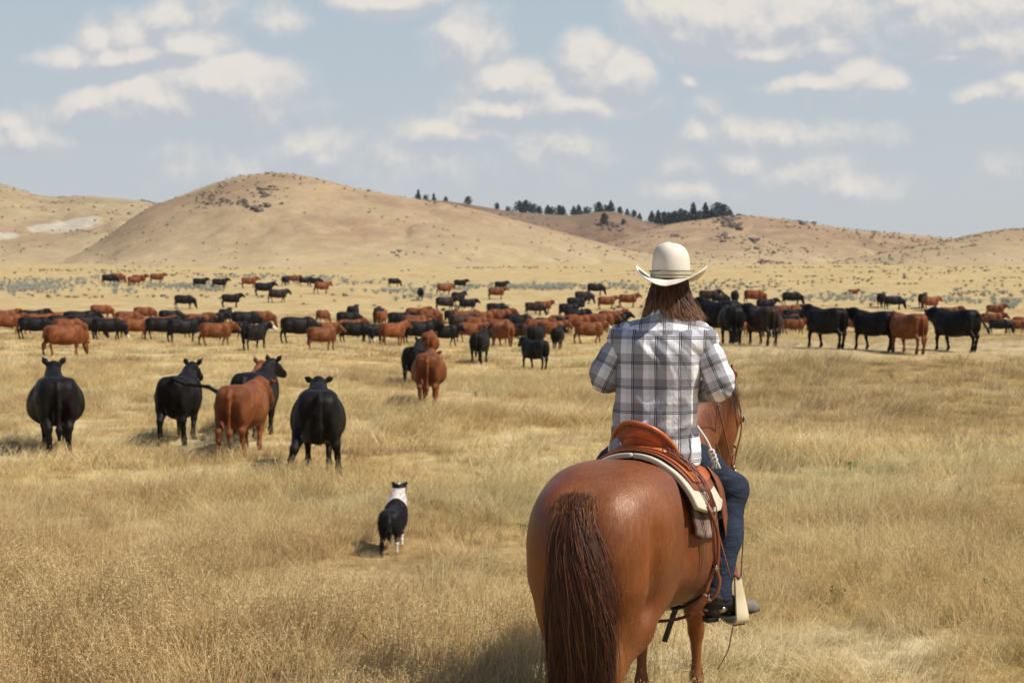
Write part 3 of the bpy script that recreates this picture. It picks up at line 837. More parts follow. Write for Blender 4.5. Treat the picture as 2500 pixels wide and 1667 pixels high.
def build_horse():
    root = empty('horse', (HX, HY, HZ), -HYAW)
    tag(root, 'chestnut horse carrying the rider, seen from behind with its brown tail hanging', 'horse')
    b = Body((-0.48, -0.16, -0.02), (0.48, 2.62, 1.86), 0.0145)
    b.trunk(TR, 0.05, 2.15)
    for s in (-1, 1):
        b.ell((s * .125, .32, 1.17), (.160, .28, .225), .12)             # croup
        b.ell((s * .180, .33, 1.09), (.124, .26, .25), .12)              # outer thigh
        b.ell((s * .135, .11, 1.06), (.135, .145, .27), .10)            # buttock
        b.ell((s * .185, .50, .95), (.10, .17, .20), .12)               # stifle
        b.ell((s * .18, .54, 1.22), (.11, .14, .15), .12)               # hip point
        gy = -.10 if s > 0 else .10
        b.chain([(s * .150, .16, .95, .140), (s * .135, .15, .80, .108), (s * .120, .10 + gy * .4, .64, .076), (s * .105, .035 + gy * .8, .50, .056)], .06)
        b.chain([(s * .18, .44, .86, .105), (s * .16, .28, .74, .098), (s * .12, .12 + gy * .6, .58, .060)], .06)
        b.cone((s * .105, .0 + gy, .51), .040, (s * .12, .10 + gy * .6, .70), .020, .03)      # achilles
        b.ell((s * .105, .035 + gy, .48), (.045, .062, .07), .03)       # hock
        b.chain([(s * .105, .05 + gy, .44, .040), (s * .105, .055 + gy * 1.2, .22, .031), (s * .105, .06 + gy * 1.3, .17, .040), (s * .105, .10 + gy * 1.3, .085, .036), (s * .105, .12 + gy * 1.3, .03, .055)], .02)
        fy = .13 if s > 0 else -.06
        b.ell((s * .165, 1.28, 1.02), (.09, .17, .25), .09)              # shoulder
        b.chain([(s * .15, 1.26, .86, .105), (s * .145, 1.25 + fy * .3, .72, .082), (s * .135, 1.26 + fy * .7, .56, .056), (s * .13, 1.27 + fy * .9, .44, .047)], .05)
        b.ell((s * .13, 1.275 + fy * .9, .42), (.043, .047, .055), .02)
        b.chain([(s * .13, 1.27 + fy * .92, .39, .034), (s * .13, 1.27 + fy, .24, .027), (s * .13, 1.27 + fy, .185, .039), (s * .13, 1.31 + fy, .10, .033), (s * .13, 1.33 + fy, .03, .055)], .018)
    b.ell((0, 1.50, .95), (.17, .13, .20), .09)                          # chest
    # neck and head
    b.chain([(0, 1.22, 1.14, .27), (0, 1.46, 1.27, .215), (0.02, 1.74, 1.43, .155), (0.075, 1.98, 1.55, .118)], .09, (.58, 1, 1))
    P = np.array([0.085, 2.04, 1.60]); E = np.array([0.03, 2.28, 1.09])
    f = (E - P) / np.linalg.norm(E - P); u = np.array([0, -f[2], f[1]])       # u: towards the forehead side
    b.cone(P, .105, P + f * .20, .105, .04, (.78, 1, 1))
    b.cone(P + f * .18, .105, P + f * .42, .066, .05, (.72, 1, 1))
    b.cone(P + f * .40, .064, P + f * .56, .058, .04, (.85, 1, 1))
    b.ell(P + f * .18 - u * .055, (.070, .10, .13), .05)                # jowl
    b.cone(P + f * .26 - u * .06, .055, P + f * .50 - u * .035, .036, .04)
    for s in (-1, 1):
        b.ell(P + f * .17 + u * .045 + np.array([s * .082, 0, 0]), (.026, .034, .03), .03)
        b.ell(P + f * .55 + u * .02 + np.array([s * .040, 0, 0]), (.022, .025, .035), .02)
        e0 = P + np.array([s * .055, -.02, .07]); e1 = P + np.array([s * .075, -.035, .14]); e2 = P + np.array([s * .065, -.02, .205])
        b.cone(e0, .028, e1, .024, .02, (1, .6, 1)); b.cone(e1, .024, e2, .008, .02, (1, .6, 1))
    # hollows that shape the quarters
    b.cone((0, -.06, 1.20), .012, (0, -.03, .86), .050, .09, (.7, 1.1, 1), sub=True)
    for s in (-1, 1):
        b.cone((s * .36, .66, 1.24), .035, (s * .36, .70, 1.00), .045, .14, (1, 1, 1), sub=True)
        b.cone((s * .325, .20, 1.16), .013, (s * .275, .22, .84), .014, .10, (1, 1, 1), sub=True)
    V, Fc = b.mesh(1)
    V[:, 0] *= .92
    body = mesh_obj('body', V, Fc, M_horse, root)
    me = body.data
    set_attr(me, 'hoof', np.clip((.075 - V[:, 2]) / .02, 0, 1))
    set_attr(me, 'under', np.clip(1 - np.linalg.norm((V - P - f * .56) / np.array([.10, .11, .11]), axis=1), 0, 1))
    # eyes
    for s in (-1, 1):
        bb = Body(P + f * .17 + u * .05 + np.array([s * .095, 0, 0]) - .04, P + f * .17 + u * .05 + np.array([s * .095, 0, 0]) + .04, .006)
        bb.ell(P + f * .17 + u * .05 + np.array([s * .094, 0, 0]), (.016, .021, .020), .001)
        v, q = bb.mesh(1)
        mesh_obj('eye', v, q, M_eye, body)
    # tail: dock and long hair
    rng = np.random.default_rng(4)
    N, S = 9000, 18
    a = rng.uniform(0, 2 * math.pi, N); rr = np.sqrt(rng.uniform(0, 1, N))
    depth = rng.uniform(0, 1, N) ** 0.8                   # where along the dock the hair starts
    dock = spline([(0, .04, 1.345), (0, -.03, 1.30), (0.0, -.075, 1.20), (-.005, -.085, 1.06), (-.01, -.085, .96)], 30)
    dp = dock[(depth * 29).astype(int)]
    start = dp + np.stack([np.cos(a) * .052 * rr * (1 - .2 * depth), np.sin(a) * .028 * rr - .01, rng.normal(0, .012, N)], -1)
    t = np.linspace(0, 1, S)
    length = rng.uniform(.50, 1.0, N) * (1.03 - .30 * depth)
    spread = np.cos(a) * rr
    sway = rng.normal(0, 1, N)
    P0 = start[:, None, :].repeat(S, 1)
    tt = t[None, :]
    X = spread[:, None] * (.078 * np.sin(tt * math.pi * .82) ** 0.8) + sway[:, None] * .017 * tt ** 1.6 + .11 * np.sin(tt * 2.6) * tt - .045 * tt ** 2 + (0.045 * np.clip(spread, 0, 1)[:, None]) * np.sin(tt * 2.3)
    # loose locks
    lock = vnoise(a * 3.0 + 5, rr * 4.0, depth * 3.0, seed=2)
    X += lock[:, None] * .062 * tt ** 1.2 + .010 * np.sin(tt * 7 + lock[:, None] * 6) * tt
    Yv = -.055 * np.sin(np.clip(tt * 3.2, 0, math.pi / 2)) * (1 - depth[:, None]) - .03 * np.sin(tt * math.pi) + np.sin(a)[:, None] * rr[:, None] * .05 * tt + .03 * tt
    Zv = -length[:, None] * tt
    P0[:, :, 0] += X; P0[:, :, 1] += Yv; P0[:, :, 2] += Zv
    K = 170; lk = ((a / (2 * math.pi)) * 17).astype(int) * 10 + (rng.uniform(0, 10, N)).astype(int)
    lk = lk % K; pull = .62 * np.clip(tt, 0, 1) ** 1.1 * rng.uniform(.55, 1.05, N)[:, None]
    ph = rng.uniform(0, 6.28, K); am = rng.uniform(.4, 1.3, K)
    for k in range(K):
        m = lk == k
        if m.sum() < 3: continue
        for ax in (0, 1):
            c = P0[m][:, :, ax].mean(0)
            P0[m, :, ax] = P0[m, :, ax] * (1 - pull[m]) + c[None, :] * pull[m]
        P0[m, :, 0] += .016 * am[k] * np.sin(t * 6 + ph[k]) * t + .02 * np.sin(ph[k] * 3) * t ** 2
        P0[m, :, 1] += .012 * np.sin(t * 5 + ph[k] * 2) * t
        P0[m, :, 2] += (rng.uniform(-.10, .05)) * t
    fly = rng.uniform(0, 1, N) < .05
    P0[fly, :, 0] += (rng.normal(0, .05, fly.sum())[:, None] * t ** 1.5); P0[fly, :, 1] -= (abs(rng.normal(0, .03, fly.sum()))[:, None] * t)
    rad = np.full((N, S), .00078) * rng.uniform(.6, 1.6, N)[:, None] * np.clip(1.25 - tt, .12, 1) ** .7
    tl = strands('tail', P0, rad, M_tail, root, rng)
    # short rough hair at the head of the tail
    N2 = 3600
    a2 = rng.uniform(0, 2 * math.pi, N2); r2 = np.sqrt(rng.uniform(0, 1, N2)); d2 = rng.uniform(0, .38, N2)
    dp2 = dock[(d2 * 29).astype(int)]
    st = dp2 + np.stack([np.cos(a2) * .086 * r2, np.sin(a2) * .02 * r2 - .012, rng.normal(0, .008, N2)], -1)
    tt2 = np.linspace(0, 1, 7)[None, :]
    Q = st[:, None, :].repeat(7, 1)
    L2 = rng.uniform(.08, .26, N2)[:, None]
    Q[:, :, 0] += (np.cos(a2) * r2 * .03)[:, None] * tt2 + rng.normal(0, .006, N2)[:, None] * tt2
    Q[:, :, 1] += -.028 * np.sin(np.clip(tt2 * 2, 0, 1.5)) * rng.uniform(.3, 1.1, N2)[:, None]
    Q[:, :, 2] += -L2 * tt2
    strands('tail_head_hair', Q, np.full((N2, 7), .0012) * np.clip(1.1 - tt2, .15, 1), M_tailtop, tl, rng)
    # mane
    N3 = 1600
    s3 = rng.uniform(0, 1, N3)
    crest = spline([(0, 1.30, 1.43), (0, 1.50, 1.50), (0.02, 1.74, 1.60), (0.075, 1.97, 1.69), (0.085, 2.05, 1.72)], 50)
    cp = crest[(s3 * 49).astype(int)]
    t3 = np.linspace(0, 1, 9)[None, :]
    Q = cp[:, None, :].repeat(9, 1)
    L3 = rng.uniform(.10, .24, N3)[:, None]
    side = np.where(rng.uniform(0, 1, N3) < .2, 1, -1)[:, None]
    Q[:, :, 0] += side * (.080 * np.sin(np.clip(t3 * 1.8, 0, math.pi / 2)) + rng.uniform(0, .03, N3)[:, None] * t3) + rng.normal(0, .008, N3)[:, None]
    Q[:, :, 1] += rng.normal(0, .025, N3)[:, None] * t3 - .02 * t3
    Q[:, :, 2] += .02 * np.sin(t3 * 3) - L3 * t3 ** 1.3
    strands('mane', Q, np.full((N3, 9), .0015) * np.clip(1.15 - t3, .15, 1), M_mane, root, rng)
    return root

def strands(name, P, rad, mat, parent, rng, sides=3):
    """many fine tapering hairs, one mesh"""
    N, S, _ = P.shape
    T = np.gradient(P, axis=1); T /= np.linalg.norm(T, axis=2, keepdims=True) + 1e-9
    ref = rng.normal(0, 1, (N, 1, 3))
    A = np.cross(T, ref); A /= np.linalg.norm(A, axis=2, keepdims=True) + 1e-9
    B = np.cross(T, A)
    ang = np.arange(sides) / sides * 2 * math.pi
    V = P[:, :, None, :] + (A[:, :, None, :] * np.cos(ang)[None, None, :, None] + B[:, :, None, :] * np.sin(ang)[None, None, :, None]) * rad[:, :, None, None]
    i = np.arange(N * S * sides).reshape(N, S, sides)
    j = np.roll(i, -1, axis=2)
    Fc = np.stack([i[:, :-1], j[:, :-1], j[:, 1:], i[:, 1:]], -1).reshape(-1, 4)
    o = mesh_obj(name, V.reshape(-1, 3), Fc, mat, parent)
    set_attr(o.data, 'rnd', np.repeat(rng.uniform(0, 1, N), S * sides))
    set_attr(o.data, 'along', np.tile(np.repeat(np.linspace(0, 1, S), sides), N))
    return o

def b_horse(w):
    tc = w.n('ShaderNodeTexCoord').outputs['Object']
    n = w.noise(tc, 2.2, 5, 0.6)
    hair = w.noise(w.v('MULTIPLY', tc, (1.0, 1.0, 0.18)), 210, 3, 0.6)
    hair2 = w.noise(w.v('MULTIPLY', w.v('ADD', tc, w.v('MULTIPLY', w.noise(tc, 3, 2, .5, out=1), (.12, .12, .12))), (1.0, .7, 0.2)), 120, 4, 0.65)
    c = w.mix(w.rng(n, 0.3, 0.7), (0.160, 0.043, 0.011, 1), (0.235, 0.070, 0.018, 1))
    big = w.noise(w.v('ADD', tc, (3, 1, 5)), 1.6, 3, .5)
    c = w.mix(w.rng(big, .48, .68, 0, .55), c, (.31, .125, .042, 1))
    c = w.mix(w.rng(big, .44, .30, 0, .5), c, (.14, .038, .012, 1))
    c = w.mix(w.rng(hair, 0.25, 0.8, 0.0, 0.4), c, w.mix(1.0, c, (0.62, 0.55, 0.5, 1), 'MULTIPLY'))
    hoof = w.n('ShaderNodeAttribute', {'attribute_name': 'hoof'}).outputs['Fac']
    mz = w.n('ShaderNodeAttribute', {'attribute_name': 'under'}).outputs['Fac']
    c = w.mix(w.rng(mz, 0.0, 0.5), c, (0.05, 0.028, 0.02, 1))
    c = w.mix(hoof, c, (0.05, 0.04, 0.032, 1))
    vein = w.noise(w.v('MULTIPLY', tc, (1, 1, .6)), 9, 3, 0.5, 0.6)
    _x, _y, zz = w.sep(tc)
    low = w.m('MULTIPLY', w.rng(zz, .62, .72), w.rng(zz, .92, 1.02, 1, 0))
    vn = w.noise(w.v('MULTIPLY', tc, (1, 1, .5)), 16, 2, .5, 1.2)
    vr = w.m('MULTIPLY', w.rng(w.m('ABSOLUTE', w.m('SUBTRACT', vn, .5)), .0, .022, 1, 0), low)
    bump = w.m('ADD', w.m('MULTIPLY', hair2, 1.6), w.m('MULTIPLY', w.m('ABSOLUTE', w.m('SUBTRACT', vein, .5)), .8))
    bump = w.m('ADD', bump, w.m('MULTIPLY', vr, .5))
    st = w.noise(w.v('MULTIPLY', w.v('ADD', tc, w.v('MULTIPLY', w.noise(tc, 3, 2, .5, out=1), (.12, .12, .12))), (1.0, .7, 0.2)), 62, 6, .75)
    c = w.mix(w.rng(st, .35, .7, .45, 0), c, w.mix(1.0, c, (.60, .52, .46, 1), 'MULTIPLY'))
    c = w.mix(w.rng(st, .55, .8, 0, .35), c, (.42, .20, .085, 1))
    return pbsdf(w, c, w.rng(st, .35, .65, .32, .52), bump, 0.28, 0.008, spec=0.55, Specular_Tint=(1, .86, .72, 1))
M_horse = material('chestnut_coat', b_horse)
M_eye = material('dark_eye', lambda w: pbsdf(w, (0.01, 0.007, 0.005, 1), 0.08))
def b_hair(stops, tip):
    def f(w):
        r = w.n('ShaderNodeAttribute', {'attribute_name': 'rnd'}).outputs['Fac']
        a = w.n('ShaderNodeAttribute', {'attribute_name': 'along'}).outputs['Fac']
        c = w.ramp(r, stops)
        c = w.mix(w.rng(a, tip[0], tip[1], 0.0, tip[2]), c, w.mix(1.0, c, tip[3], 'MULTIPLY'))
        return pbsdf(w, c, 0.42, spec=0.45)
    return f
M_tail = material('tail_hair', b_hair([(0.0, (.040, .018, .011)), (0.30, (.080, .028, .013)), (0.65, (.145, .046, .018)), (0.9, (.21, .072, .028)), (1.0, (.22, .10, .05))], (.35, .85, .88, (.34, .38, .48, 1))))
M_tailtop = material('tail_head_hair', b_hair([(0.0, (.12, .038, .014)), (0.5, (.21, .074, .026)), (1.0, (.36, .18, .08))], (.5, 1, .4, (.6, .55, .5, 1))))
M_mane = material('mane_hair', b_hair([(0.0, (.035, .018, .012)), (0.5, (.11, .050, .025)), (1.0, (.24, .13, .07))], (.3, 1, .5, (.6, .55, .5, 1))))
horse = build_horse()

# ------------------------------------------------------------------ rider
RX, RY, RYAW = 0.715, 5.90, R(14)
Rmat = Matrix.Translation((RX, RY, 0)) @ Matrix.Rotation(-RYAW, 4, 'Z')
Rinv = Rmat.inverted()
def rl(x, y, z):
    """world -> rider coordinates"""
    return np.array(Rinv @ Vector((x, y, z)))
def h2r(p):
    return np.array(Rinv @ (Hmat @ Vector(p)))
def stack(b, rows, k=0.03, ex=2.3):
    """loft along z: rows of (z, xc, yc, half width, half depth)"""
    rows = np.array(rows, float); Z = b.ax[2]
    def ip(j):
        v = np.interp(Z, rows[:, 0], rows[:, j]); n = max(2, int(.025 / b.h)); kk = np.exp(-.5 * (np.arange(-2 * n, 2 * n + 1) / n) ** 2); kk /= kk.sum()
        return np.convolve(np.pad(v, 2 * n, mode='edge'), kk, 'valid')[None, None, :]
    xc, yc, w, dp = ip(1), ip(2), ip(3), ip(4)
    X = b.ax[0][:, None, None] - xc; Y = b.ax[1][None, :, None] - yc
    d = ((np.abs(X / w) ** ex + np.abs(Y / dp) ** ex) ** (1 / ex) - 1) * np.minimum(w, dp)
    z = Z[None, None, :]; oz = np.maximum(rows[0, 0] - z, z - rows[-1, 0])
    d = np.where(oz > 0, np.sqrt(np.maximum(d, 0) ** 2 + oz ** 2), d)
    b.add((slice(None),) * 3, d, k)
def vnorm(V, Fc):
    n = np.cross(V[Fc[:, 2]] - V[Fc[:, 0]], V[Fc[:, 3]] - V[Fc[:, 1]])
    o = np.zeros_like(V)
    for i in range(4): np.add.at(o, Fc[:, i], n)
    return o / (np.linalg.norm(o, axis=1)[:, None] + 1e-9)
def set_uv(me, uv_loop, name='plaid'):
    l = me.uv_layers.new(name=name); l.data.foreach_set('uv', np.asarray(uv_loop, np.float32).ravel())

def b_plaid(w):
    uv = w.n('ShaderNodeUVMap', {'uv_map': 'plaid'}).outputs[0]
    tc = w.n('ShaderNodeTexCoord').outputs['Object']
    wob = w.v('MULTIPLY', w.v('SUBTRACT', w.noise(tc, 5, 3, .5, out=1), (.5, .5, .5)), (.10, .09, 0))
    u, v, _ = w.sep(w.v('ADD', uv, wob))
    def band(x, a, b_, e=0.006):
        f = w.m('FRACT', x)
        return w.m('MULTIPLY', w.rng(f, a - e, a + e, 0, 1, False), w.rng(f, b_ - e, b_ + e, 1, 0, False))
    def lines(x):
        r = None
        for a, b_ in ((.438, .484), (.506, .552)):
            g = band(x, a, b_); r = g if r is None else w.m('MAXIMUM', r, g)
        return r
    gu, gv = band(u, .55, .955, .012), band(v, .56, .86, .012)
    lu, lv = band(u, .19, .455, .01), band(v, .20, .455, .01)
    c = (0.82, 0.81, 0.82, 1)
    c = w.mix(gu, c, w.mix(1.0, c, (.44, .44, .455, 1), 'MULTIPLY'))
    c = w.mix(gv, c, w.mix(1.0, c, (.64, .64, .66, 1), 'MULTIPLY'))
    c = w.mix(w.m('MULTIPLY', lu, .30), c, w.mix(1.0, c, (.5, .5, .53, 1), 'MULTIPLY'))
    c = w.mix(w.m('MULTIPLY', lv, .25), c, w.mix(1.0, c, (.5, .5, .53, 1), 'MULTIPLY'))
    c = w.mix(w.m('MULTIPLY', lines(v), .85), c, (.03, .03, .04, 1))
    c = w.mix(w.m('MULTIPLY', lines(u), .93), c, (.025, .025, .032, 1))
    sq_ = w.noise(tc, 55, 4, .65); folds = w.noise(w.v('MULTIPLY', tc, (1.6, 1, .9)), 13, 5, .6, 1.2)
    bump = w.m('ADD', w.m('MULTIPLY', folds, 1.0), w.m('MULTIPLY', sq_, .12))
    return pbsdf(w, c, 0.85, bump, 0.4, 0.02, spec=0.05)
M_shirt = material('plaid_cotton', b_plaid)
def b_denim(w):
    tc = w.n('ShaderNodeTexCoord').outputs['Object']
    n = w.noise(tc, 6, 5, .65); weave = w.noise(w.v('MULTIPLY', tc, (1, 1, .3)), 260, 2, .5)
    fade = w.n('ShaderNodeAttribute', {'attribute_name': 'fade'}).outputs['Fac']
    c = w.mix(w.rng(n, .35, .7), (.010, .015, .028, 1), (.020, .029, .050, 1))
    c = w.mix(w.rng(fade, 0.1, 1.0, 0, .65), c, (.034, .047, .076, 1))
    c = w.mix(w.rng(weave, .3, .8, 0, .35), c, (.050, .065, .092, 1))
    folds = w.noise(w.v('MULTIPLY', tc, (1, 1, 2.2)), 11, 5, .6, 1.0)
    return pbsdf(w, c, .85, w.m('ADD', folds, w.m('MULTIPLY', weave, .08)), .65, .03, spec=.2)
M_denim = material('dark_denim', b_denim)
def b_leather(c1, c2, rough=.4, sc_=30, bd=.004, coat=0.0):
    def f(w):
        tc = w.n('ShaderNodeTexCoord').outputs['Object']
        n = w.noise(tc, 5, 5, .65); g = w.noise(tc, sc_ * 4, 4, .6)
        c = w.mix(w.rng(n, .3, .7), c1, c2)
        c = w.mix(w.rng(g, .5, .8, 0, .3), c, w.mix(1.0, c, (.55, .5, .5, 1), 'MULTIPLY'))
        return pbsdf(w, c, rough, g, .35, bd, spec=.45, Coat_Weight=coat, Coat_Roughness=.2)
    return f
M_boot = material('worn_boot_leather', b_leather((.008, .006, .005, 1), (.024, .018, .013, 1), .75))
M_toe = material('dusty_boot_foot', b_leather((.12, .10, .085, 1), (.19, .165, .14, 1), .8))
M_felt = material('cream_felt', b_leather((.60, .545, .445, 1), (.69, .63, .53, 1), .9, 60, .002))
M_tan = material('orange_saddle_leather', b_leather((.34, .080, .018, 1), (.46, .13, .032, 1), .38, 30, .002, .15))
M_strap = material('russet_strap_leather', b_leather((.17, .050, .022, 1), (.27, .085, .035, 1), .42))
M_thong = material('dark_red_thong', b_leather((.075, .020, .014, 1), (.14, .038, .024, 1), .4))
M_blackl = material('black_leather', b_leather((.012, .009, .008, 1), (.03, .024, .02, 1), .45))
M_pad = material('cream_wool_felt_edge', b_leather((.46, .41, .31, 1), (.60, .54, .42, 1), .95, 80, .006))
M_fleece = material('brown_fleece', b_leather((.09, .045, .032, 1), (.33, .23, .18, 1), 1.0, 14, .03))
M_raw = material('rawhide', b_leather((.50, .42, .25, 1), (.66, .58, .38, 1), .5, 20, .003))
M_rope = material('white_cotton_rope', b_leather((.55, .50, .42, 1), (.68, .64, .55, 1), .9, 60, .004))
M_metal = material('worn_steel', lambda w: pbsdf(w, (.45, .44, .42, 1), .3, Metallic=1.0))
M_skin = material('tanned_skin', lambda w: pbsdf(w, w.mix(w.rng(w.noise(w.n('ShaderNodeTexCoord').outputs['Object'], 9, 4), .3, .7), (.42, .22, .14, 1), (.50, .28, .19, 1)), .5, spec=.4, Subsurface_Weight=.1, Subsurface_Radius=(.02, .008, .004)))

def build_rider():
    root = empty('person', (RX, RY, 0), -RYAW)
    tag(root, 'person in a plaid shirt, cream hat and jeans riding away on the chestnut horse', 'person')
    hd = np.array([.068, .055, 2.235])               # head centre
    # body: head, neck, trunk, arms and legs in one surface, mostly under the clothes
    b = Body((-.55, -.3, .58), (.65, .75, 2.42), .011)
    b.ell(hd + (0, 0, .03), (.078, .098, .095), .03)
    b.ell(hd + (0, .035, -.055), (.055, .065, .065), .04)
    b.cone(hd + (0, .10, -.005), .012, hd + (0, .122, -.035), .016, .02)     # nose
    b.cone(hd + (-.022, .095, -.075), .008, hd + (.022, .095, -.075), .008, .015)
    b.ell(hd + (0, .085, -.11), (.026, .024, .02), .03)
    for s in (-1, 1):
        b.ell(hd + (s * .080, -.002, -.01), (.012, .026, .034), .015)
        b.ell(hd + (s * .032, .100, .005), (.014, .010, .010), .012, sub=True)
        b.ell(hd + (s * .050, .075, -.03), (.022, .02, .02), .03)
    b.cone(hd + (0, -.005, -.06), .060, (.04, -.01, 2.09), .064, .04)
    stack(b, [(1.44, 0, 0, .15, .11), (1.60, .005, 0, .14, .10), (1.80, .015, -.01, .16, .105), (1.98, .03, -.015, .185, .10), (2.07, .035, -.01, .12, .07), (2.11, .04, -.01, .05, .05)], .04)
    EL, ER = np.array([-.245, -.05, 1.815]), np.array([.315, -.03, 1.785])
    HL_, HR_ = np.array([.02, .37, 1.72]), np.array([.07, .33, 1.70])
    b.chain([(-.15, -.01, 2.03, .055), (*EL, .042), (*(HL_ - (0, .09, 0)), .028)], .03)
    b.chain([(.21, -.01, 2.03, .055), (*ER, .042), (*(HR_ - (0, .09, 0)), .028)], .03)
    KR, AR = rl(1.135, 6.10, 1.235), rl(1.032, 5.892, .735)
    KL, AL = rl(.455, 6.30, 1.21), rl(.435, 6.19, .72)
    b.chain([(.09, .02, 1.46, .085), (*KR, .055), (*AR, .038), (*(AR - (0, 0, .06)), .038)], .05)
    b.chain([(-.09, .02, 1.46, .085), (*KL, .055), (*AL, .038), (*(AL - (0, 0, .06)), .038)], .05)
    V, Fc = b.mesh(1)
    body = mesh_obj('body', V, Fc, M_skin, root)
    # hands: palm, four curled fingers and a thumb, around the reins
    for s, H_, E_ in ((-1, HL_, EL), (1, HR_, ER)):
        d = H_ - E_; d /= np.linalg.norm(d)
        side = np.cross(d, (0, 0, 1.0)); side /= np.linalg.norm(side); up = np.cross(side, d)
        hb = Body(H_ - .13, H_ + .13, .0045)
        w0 = H_ - d * .09
        hb.cone(w0, .027, H_ - d * .05, .030, .01); hb.cone(H_ - d * .05 + up * .018, .018, H_ + up * .026, .017, .02); hb.cone(H_ - d * .05 - up * .018, .018, H_ - up * .024, .015, .02)
        for i in range(4):
            o = up * (.032 - .021 * i); L = (.95, 1.05, 1.0, .8)[i]
            k0 = H_ + o + d * .005; k1 = k0 + d * .026 * L - side * s * .014; k2 = k1 - side * s * .026 * L - d * .006; k3 = k2 - d * .022 * L + side * s * .004
            hb.chain([(*k0, .0105), (*k1, .0098), (*k2, .0090), (*k3, .0078)], .003)
        t0 = H_ - d * .045 + up * .030 - side * s * .012
        hb.chain([(*t0, .013), (*(t0 + d * .03 + up * .014 - side * s * .018), .0115), (*(t0 + d * .055 + up * .008 - side * s * .028), .009)], .004)
        v, q = hb.mesh(1)
        mesh_obj('hand', v, q, M_skin, root)
    # shirt
    sb = Body((-.34, -.28, 1.34), (.42, .28, 2.20), .0085)
    rows = [(1.395, .0, -.005, .225, .165), (1.46, .0, -.005, .222, .165), (1.56, -.005, -.01, .208, .150), (1.64, -.0, -.015, .196, .145), (1.76, .012, -.02, .194, .142), (1.88, .02, -.025, .205, .140), (1.98, .028, -.028, .213, .132),
            (2.035, .032, -.024, .205, .115), (2.075, .036, -.018, .160, .092), (2.105, .040, -.012, .105, .076), (2.135, .045, -.006, .070, .070), (2.155, .047, -.004, .066, .068)]
    stack(sb, rows, .03, 2.5)
    for s, c in ((-1, -.15), (1, .215)):
        sb.cone((c - s * .05, -.01, 2.05), .055, (c + s * .02, -.015, 2.015), .066, .06)
    V, Fc = sb.mesh(1)
    N = vnorm(V, Fc)
    low = np.clip((1.72 - V[:, 2]) / .3, 0, 1)
    f1 = fbm(V[:, 0] * 13 + 3 * np.sin(V[:, 2] * 6), V[:, 1] * 9, V[:, 2] * 2.8, seed=21)
    f2 = 1 - 2 * np.abs(fbm(V[:, 0] * 5 + V[:, 2] * 4, V[:, 1] * 4, V[:, 2] * 4 - V[:, 0] * 3, seed=31, oct=2))
    f3 = np.sin(V[:, 0] * 52 + 2.2 * vnoise(V[:, 2] * 5, V[:, 0] * 4, 0, seed=5)) * low
    V = V + N * ((f1 * .018 + f2 * .012 + f3 * .0045 + low * .012 * fbm(V[:, 0] * 5, V[:, 1] * 5, V[:, 2] * 5, seed=41)) * np.clip((2.13 - V[:, 2]) / .1, .1, 1))[:, None]
    # curved shirt tail: longer at the sides of the back; the bottom is left open
    hem = 1.44 - .022 * np.cos(V[:, 0] * 17) - .06 * np.clip((V[:, 0] - .02) / .08, 0, 1)
    keep = ~((V[Fc][:, :, 2] < hem[Fc]).all(1))
    V[:, 2] = np.maximum(V[:, 2], hem)
    keep &= ~((V[Fc][:, :, 2] > 2.145).all(1))
    Fc = Fc[keep]
    o = mesh_obj('shirt', V, Fc, M_shirt, root)
    sol = o.modifiers.new('cloth', 'SOLIDIFY'); sol.thickness = .003; sol.offset = -1
    def uvs(V, Fc):
        C = V[Fc].mean(1)
        ang = np.arctan2(C[:, 0] - .015, -(C[:, 1] + .015) * 1.45)
        P = V[Fc]
        a_ = np.arctan2(P[:, :, 0] - .015, -(P[:, :, 1] + .015) * 1.45)
        a_ = ang[:, None] + np.mod(a_ - ang[:, None] + math.pi, 2 * math.pi) - math.pi
        u = np.where(np.abs(a_) < 1.15, np.sin(a_) * .205, np.sign(a_) * (np.sin(1.15) * .205 + (np.abs(a_) - 1.15) * .17))
        uu = np.where(C[:, 1:2] < .02, P[:, :, 0] - .022, u)
        v = P[:, :, 2]
        yoke = C[:, 2] > 2.065 - .035 * np.clip(1 - np.abs(C[:, 0] - .035) / .13, 0, 1)
        U = np.where(yoke[:, None], (v * 1.0 + P[:, :, 1] * .8) / .118 + .30, (uu - .0) / .114 + .5)
        W = np.where(yoke[:, None], (P[:, :, 0] - .03) / .118 + .28, (v - 1.785) / .1205 + .5)
        return np.stack([U, W], -1).reshape(-1, 2)
    me = o.data
    # loops in Blender keep our face order
    set_uv(me, uvs(V, Fc))
    # collar
    cb = Body((-.12, -.16, 2.07), (.22, .16, 2.22), .006)
    stack(cb, [(2.095, .042, -.008, .082, .080), (2.13, .045, -.004, .074, .075), (2.165, .047, 0, .070, .072)], .01, 2.1)
    v, q = cb.mesh(1); q = q[(v[q][:, :, 2] < 2.163).all(1)]
    co = mesh_obj('collar', v, q, M_shirt, o); set_uv(co.data, np.stack([(v[q][:, :, 0]) / .114 + .2, v[q][:, :, 2] / .12 + .42], -1).reshape(-1, 2))
    # yoke seam
    # sleeves
    for s, S0, E_, H_ in ((-1, np.array([-.135, -.012, 2.035]), EL, HL_), (1, np.array([.205, -.012, 2.035]), ER, HR_)):
        wv = H_ - (H_ - E_) / np.linalg.norm(H_ - E_) * .085
        bb = Body(np.minimum(np.minimum(S0, E_), wv) - .13, np.maximum(np.maximum(S0, E_), wv) + .13, .008)
        m1 = S0 * .5 + E_ * .5 + np.array([s * .012, 0, 0])
        bb.chain([(*S0, .070), (*m1, .069), (*(E_ + np.array([s * .002, 0, .035])), .066), (*(E_ - (0, 0, .002)), .060)], .03, (1, 1, 1))
        fm = E_ * .5 + wv * .5
        bb.chain([(*E_, .060), (*fm, .050), (*wv, .037)], .03)
        v, q = bb.mesh(1); n = vnorm(v, q)
